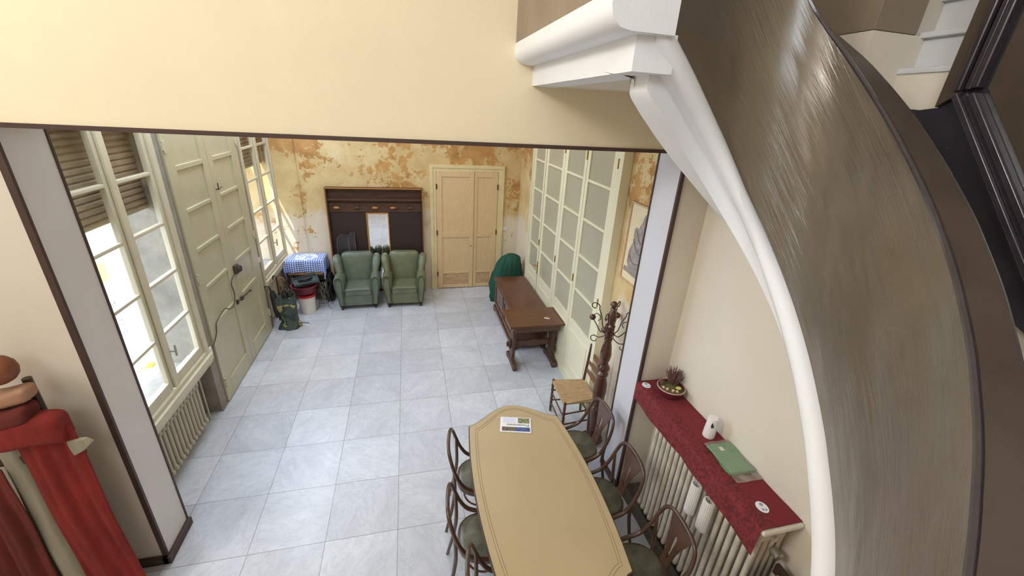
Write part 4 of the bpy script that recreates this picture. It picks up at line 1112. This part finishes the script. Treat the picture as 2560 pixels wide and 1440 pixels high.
a1 = armchair('leather_green_bluish'); a1.location = (-.765, .685, 0); a1.rotation_euler = (0, 0, .05); a1['label'] = 'green leather wing armchair on the left, nearer the clutter'
a2 = dup(a1, (.07, .685, 0), -.02, 'green leather wing armchair on the right, nearer the worn door')
for c in a2.children:
    if c.data.materials and c.data.materials[0].name == 'leather_green_bluish':
        c.data = c.data.copy(); c.data.materials[0] = MAT['leather_green']

# ------------------------------------------------------------------ clutter in the back left corner
sdt = thing('side_table', 'dark side table with open shelf in back left corner', 'table', (-1.64, .93, 0))
q = MB(); q.box(-.33, .33, -.2, .2, .52, .55, .004); q.build('tabletop', 'side_table_wood', sdt)
q = MB(); q.box(-.31, .31, -.18, .18, .24, .26, .003); q.build('lower_shelf', 'side_table_wood', sdt)
for sx in (-.31, .31):
    for sy in (-.18, .18):
        q = MB(); q.box(sx - .018, sx + .018, sy - .018, sy + .018, 0, .52, .003); q.build('leg', 'side_table_wood', sdt)
q = MB(); q.box(-1.95, -1.36, .74, 1.12, .55, .82, .006); tag(q.build('cardboard_box', 'cardboard'), 'cardboard box under the blue checked cloth', 'box')
gc = thing('checked_cloth', 'blue and white checked cloth draped over a cardboard box', 'cloth', (-1.655, .925, .83))
q = MB(); nx, ny = 40, 34; rows = []
for i in range(nx + 1):
    row = []
    for j in range(ny + 1):
        u = -.53 + 1.08 * i / nx; v = -.42 + .78 * j / ny
        hx, hy = .305, .20
        x, y, z = u, v, 0
        ox = max(0, abs(u) - hx); oy = max(0, abs(v) - hy)
        d = (ox ** 2 + oy ** 2) ** .5
        sag = min(d, .24)
        if ox > 0: x = math.copysign(hx + .012 + .12 * min(ox, .1) + (.018 * math.sin(v * 22) * min(1, ox * 8)), u)
        if oy > 0: y = math.copysign(hy + .012 + .12 * min(oy, .1) + (.018 * math.sin(u * 24) * min(1, oy * 8)), v)
        if y > .225: y = .225
        z = -(ox + oy) * .98 if (ox > 0) != (oy > 0) else -max(ox, oy) * 1.02 - min(ox, oy) * .55
        row.append((x, y, z + .003 * math.sin(u * 30) * math.cos(v * 26)))
    rows.append(row)
q.loft(rows, False, False); q.build('cloth', 'gingham', gc, 70, .004)
q = MB(); q.lathe([(0, .009), (.10, .009), (.185, .008), (.20, .005)], (0, 0, 0), 30, caps=False); tag(q.build('doily', 'doily', None, loc=(-1.655, .925, .826), thick=.002), 'round white lace doily on the blue checked cloth', 'doily')
# bucket and basin
bk = thing('bucket', 'white plastic bucket with red rim in left corner', 'bucket', (-1.60, .34, 0))
q = MB(); q.lathe([(0, 0), (.115, 0), (.12, .01), (.14, .33), (.145, .335), (.132, .33), (.112, .012), (0, .012)], (0, 0, 0), 26); q.build('body', 'bucket_plastic', bk)
q = MB(); q.lathe([(.141, .315), (.151, .32), (.151, .352), (.135, .355), (.13, .33)], (0, 0, 0), 26); q.build('rim', 'bucket_rim_red', bk)
q = MB(); q.lathe([(0, .0), (.15, 0), (.165, .02), (.20, .145), (.225, .15), (.225, .158), (.195, .155), (.155, .02), (0, .012)], (0, 0, 0), 30); tag(q.build('wash_basin', 'basin_plastic', None, loc=(-1.62, .38, .357)), 'burgundy plastic basin sitting on the white bucket', 'basin')
q = MB(); q.box(-.20, .20, -.13, .13, 0, .012, .004); grid(q, 'y', -.14, -.12, -.2, .2, 0, .04, [], [], 0); q.box(-.2, -.185, -.13, .13, 0, .045, .004); q.box(.185, .2, -.13, .13, 0, .045, .004); q.box(-.2, .2, .115, .13, 0, .045, .004); q.box(-.2, .2, -.13, -.115, 0, .045, .004)
o = q.build('drip_tray', 'tray_grey'); o.location = (-1.60, .43, .55); o.rotation_euler = (.12, -.10, .35); tag(o, 'dark grey tray lying across the burgundy basin', 'tray')
for k, (x, y, z, l, lab) in enumerate(((-1.63, .44, .575, .2, 'black folded comb shaped gadget in the tray'), (-1.56, .40, .59, .17, 'black slim gadget beside another one in the tray'))):
    q = MB(); q.box(-l / 2, l / 2, -.025, .025, 0, .03, .006); o = q.build('gadget', 'black_plastic'); o.location = (x, y, z); o.rotation_euler = (.12, -.1, .5 + .3 * k); tag(o, lab, 'gadget', 'black gadgets in the grey tray')
q = MB(); q.lathe([(0, -.01), (.085, -.01), (.09, 0), (.085, .02), (0, .03)], (0, 0, 0), 22, 'y'); o = q.build('enamel_lid', 'white_ceramic'); o.location = (-1.79, .20, .17); o.rotation_euler = (.2, 0, .5); tag(o, 'white round lid leaning behind the umbrella bag', 'lid')
# basket of dried leaves on a wire cart
wb = thing('leaf_basket', 'grey wire basket of dried leaves beside the bucket', 'basket', (-1.36, .52, 0))
q = MB(); rng = random.Random(5)
for sx in (-.08, .08):
    for sy in (-.07, .09): q.tube([(sx * .9, sy * .9, .36), (sx, sy, .03), (sx * 1.7, sy * 1.5, 0)], .004, 5)
q.tube([(.085 * math.cos(2 * PI * k / 16), .085 * math.sin(2 * PI * k / 16) + .01, .1) for k in range(16)], .004, 5, closed=True); q.build('wire_frame', 'iron', wb)
q = MB()
for k in range(60):
    a = rng.uniform(0, 2 * PI); r = rng.uniform(.02, .095); z = rng.uniform(.06, .42); x, y = r * math.cos(a), r * math.sin(a) + .01; tl = rng.uniform(.05, .11); dx, dy = rng.uniform(-.02, .02), rng.uniform(-.02, .02)
    w_ = .013; c_, s_ = math.cos(a + 1.57), math.sin(a + 1.57)
    q.face([(x, y, z), (x + c_ * w_ + dx * .5, y + s_ * w_ + dy * .5, z + tl * .5), (x + dx, y + dy, z + tl), (x - c_ * w_ + dx * .5, y - s_ * w_ + dy * .5, z + tl * .5)])
o = q.build('dried_leaves', 'dried_leaf', wb, thick=.002)
# small things on the shelf
q = MB(); q.ball((-1.75, .84, .295), .045, (1.4, 1, .75), 10); tag(q.build('shoe', 'suitcase_trim'), 'grey bundle on the lower shelf of side table', 'bundle')
q = MB(); q.box(-1.55, -1.38, .80, .98, .262, .36, .02); tag(q.build('bag', 'suitcase_dark'), 'dark bag on the lower shelf of side table', 'bag')
q = MB(); q.box(-1.30, -1.25, .72, 1.0, .0, .52, .02, fn=lambda v: (v.x + .02 * math.sin(v.z * 20), v.y, v.z), cuts=4); tag(q.build('folded_bag', 'umbrella_black'), 'black folded bag standing between side table and armchair', 'bag')
# umbrella bag with umbrellas and canes
ub = thing('umbrella_stand', 'camouflage cloth bag stand holding umbrellas, left of bucket', 'umbrella stand', (-1.80, -.17, 0))
rings = []
for k, (z, rx, ry, cx, cy) in enumerate(((0, .17, .12, .02, -.04), (.04, .16, .11, .03, -.04), (.12, .12, .10, .04, -.02), (.22, .13, .11, .02, -.01), (.35, .16, .13, .0, 0), (.48, .17, .14, .0, 0), (.56, .155, .13, -.0, 0), (.53, .13, .11, 0, 0))):
    ring = []
    for j in range(30):
        a = 2 * PI * j / 30; f = 1 + .08 * math.sin(a * 4 + z * 9) + .05 * math.sin(a * 7 + z * 20)
        ring.append((cx + rx * f * math.cos(a), cy + ry * f * math.sin(a), z))
    rings.append(ring)
q = MB(); q.loft(rings); q.build('camouflage_bag', 'camo', ub, 80)
q = MB(); q.tube([(.12, -.08, .06), (.22, -.09, .10), (.33, -.1, .09)], .006, 6); q.build('strap', 'umbrella_black', ub)
def hookstick(px, py, h, r, ang, hr_, mat, name, lab, cat, grp, fabric=False, lean=(0, 0)):
    t = thing(name, lab, cat, (-1.80 + px, -.17 + py, .15), ang, grp)
    H = h - .15
    P = [(0, 0, 0), (lean[0] * .5, lean[1] * .5, H * .5), (lean[0], lean[1], H)] + [(lean[0] + hr_ - hr_ * math.cos(a), lean[1], H + hr_ * math.sin(a)) for a in [PI * k / 8 for k in range(1, 9)]] + [(lean[0] + 2 * hr_, lean[1], H - .03)]
    q = MB(); q.tube(P, r, 8); q.build('handle', mat, t)
    if fabric:
        q = MB(); q.lathe([(.012, .05), (.035, .2), (.045, H - .12), (.03, H - .05), (.012, H - .03)], (lean[0] * .6, lean[1] * .6, 0), 12); q.build('canopy', 'umbrella_black', t)
hookstick(-.06, .07, .80, .011, .3, .035, 'cane_wood', 'walking_cane', 'brown hooked cane, right of the two upright canes', 'cane', 'canes in the umbrella stand')
hookstick(-.10, .10, .82, .011, 2.6, .035, 'iron', 'walking_cane', 'dark hooked cane, left of the two upright canes', 'cane', 'canes in the umbrella stand')
hookstick(-.10, -.07, .72, .011, 3.3, .04, 'umbrella_black', 'umbrella', 'black hooked umbrella leaning out toward the double door', 'umbrella', 'umbrellas in the stand', True, (.06, 0))
for k, (px, py, h) in enumerate(((.02, -.05, .66), (.08, .0, .63), (.0, .06, .68), (.1, .06, .62))):
    hookstick(px, py, h, .010, k * 1.7, .022, 'bakelite', 'umbrella', ['black umbrella at the front of the camouflage bag', 'black umbrella right of centre in the camouflage bag', 'black umbrella at the back of the camouflage bag', 'black umbrella nearest the basin in camouflage bag'][k], 'umbrella', 'umbrellas in the stand', True)

# ------------------------------------------------------------------ draped stand at the left pillar
ds = thing('draped_stand', 'wooden stand draped in long red and grey cloth by left pillar', 'draped stand', (-2.0, -4.38, 0))
def drape(name, mat, top, bot, z0, z1, yb, amp, fr, ph=0):
    """cloth hanging from z1 to z0, x range top -> bot, folds of amplitude amp"""
    q = MB(); rows = []
    for i in range(29):
        f = i / 28; e = f ** .7; xa = bot[0] + (top[0] - bot[0]) * e; xb = bot[1] + (top[1] - bot[1]) * e; row = []
        for j in range(41):
            g = j / 40; row.append((xa + (xb - xa) * g + .006 * math.sin(f * 9 + ph), yb + amp * math.sin(g * fr + ph + f * 1.2) * (1 - .3 * f) + amp * .4 * math.sin(g * fr * 2.3 + f * 3) + .04 * f, z0 + (z1 - z0) * f))
        rows.append(row)
    q.loft(rows, False, False); return q.build(name, mat, ds, 80, .01)
drape('red_cloth', 'red_drape', (-.13, .19), (-.09, .27), .07, 1.60, -.02, .022, 11)
drape('grey_cloth', 'grey_drape', (-.27, -.05), (-.32, .0), .04, 1.45, .03, .016, 9, 1)
drape('dark_red_cloth', 'dark_red_drape', (-.56, -.24), (-.60, -.26), .03, 1.3, .0, .02, 14, 2)
q = MB(); q.box(-.52, .14, .06, .11, 1.30, 1.37, .01); q.tube([(-.48, .085, 0), (-.48, .085, 1.35)], .022); q.tube([(.02, .10, 0), (.02, .10, 1.9)], .022); q.build('wooden_frame', 'wood_dark', ds)
q = MB(); q.box(-.20, .17, -.045, .09, 1.50, 1.70, .05, seg=4, fn=lambda v: (v.x, v.y, v.z + .03 * math.sin(v.x * 9) - .25 * max(0, v.x) ), cuts=4); q.build('folded_shoulder', 'red_drape', ds)
q = MB(); q.box(-.26, .05, -.05, .09, 1.66, 1.77, .04, seg=4, fn=lambda v: (v.x, v.y, v.z + .03 * math.sin(v.x * 11)), cuts=4); q.build('folded_maroon_cloth', 'dark_red_drape', ds)
q = MB(); q.box(-.20, .07, -.02, .10, 1.78, 1.88, .04, seg=4, cuts=3, fn=lambda v: (v.x, v.y, v.z + .02 * math.sin(v.x * 14))); q.build('pale_scarf', 'brown_board', ds)
q = MB(); q.ball((-.05, .04, 2.0), .10, (1, .8, .9), 16); q.build('wooden_knob', 'wood_brown_post', ds)
q = MB(); q.prism([(.15, 1.38), (.22, 1.42), (.27, 1.47), (.24, 1.50), (.15, 1.50)], 'y', -.01, .02, .004); q.build('grey_corner', 'grey_drape', ds)
q = MB(); rings = []
for z, r in ((0, .14), (.03, .15), (.06, .12), (.07, .02)): rings.append([(r * math.cos(2 * PI * k / 20) * 1.3, r * .6 * math.sin(2 * PI * k / 20), z) for k in range(20)])
q.loft(rings); tag(q.build('red_bundle', 'dark_red_drape', None, loc=(-1.98, -4.62, 0)), 'crumpled red cloth on the floor below the draped stand', 'cloth')
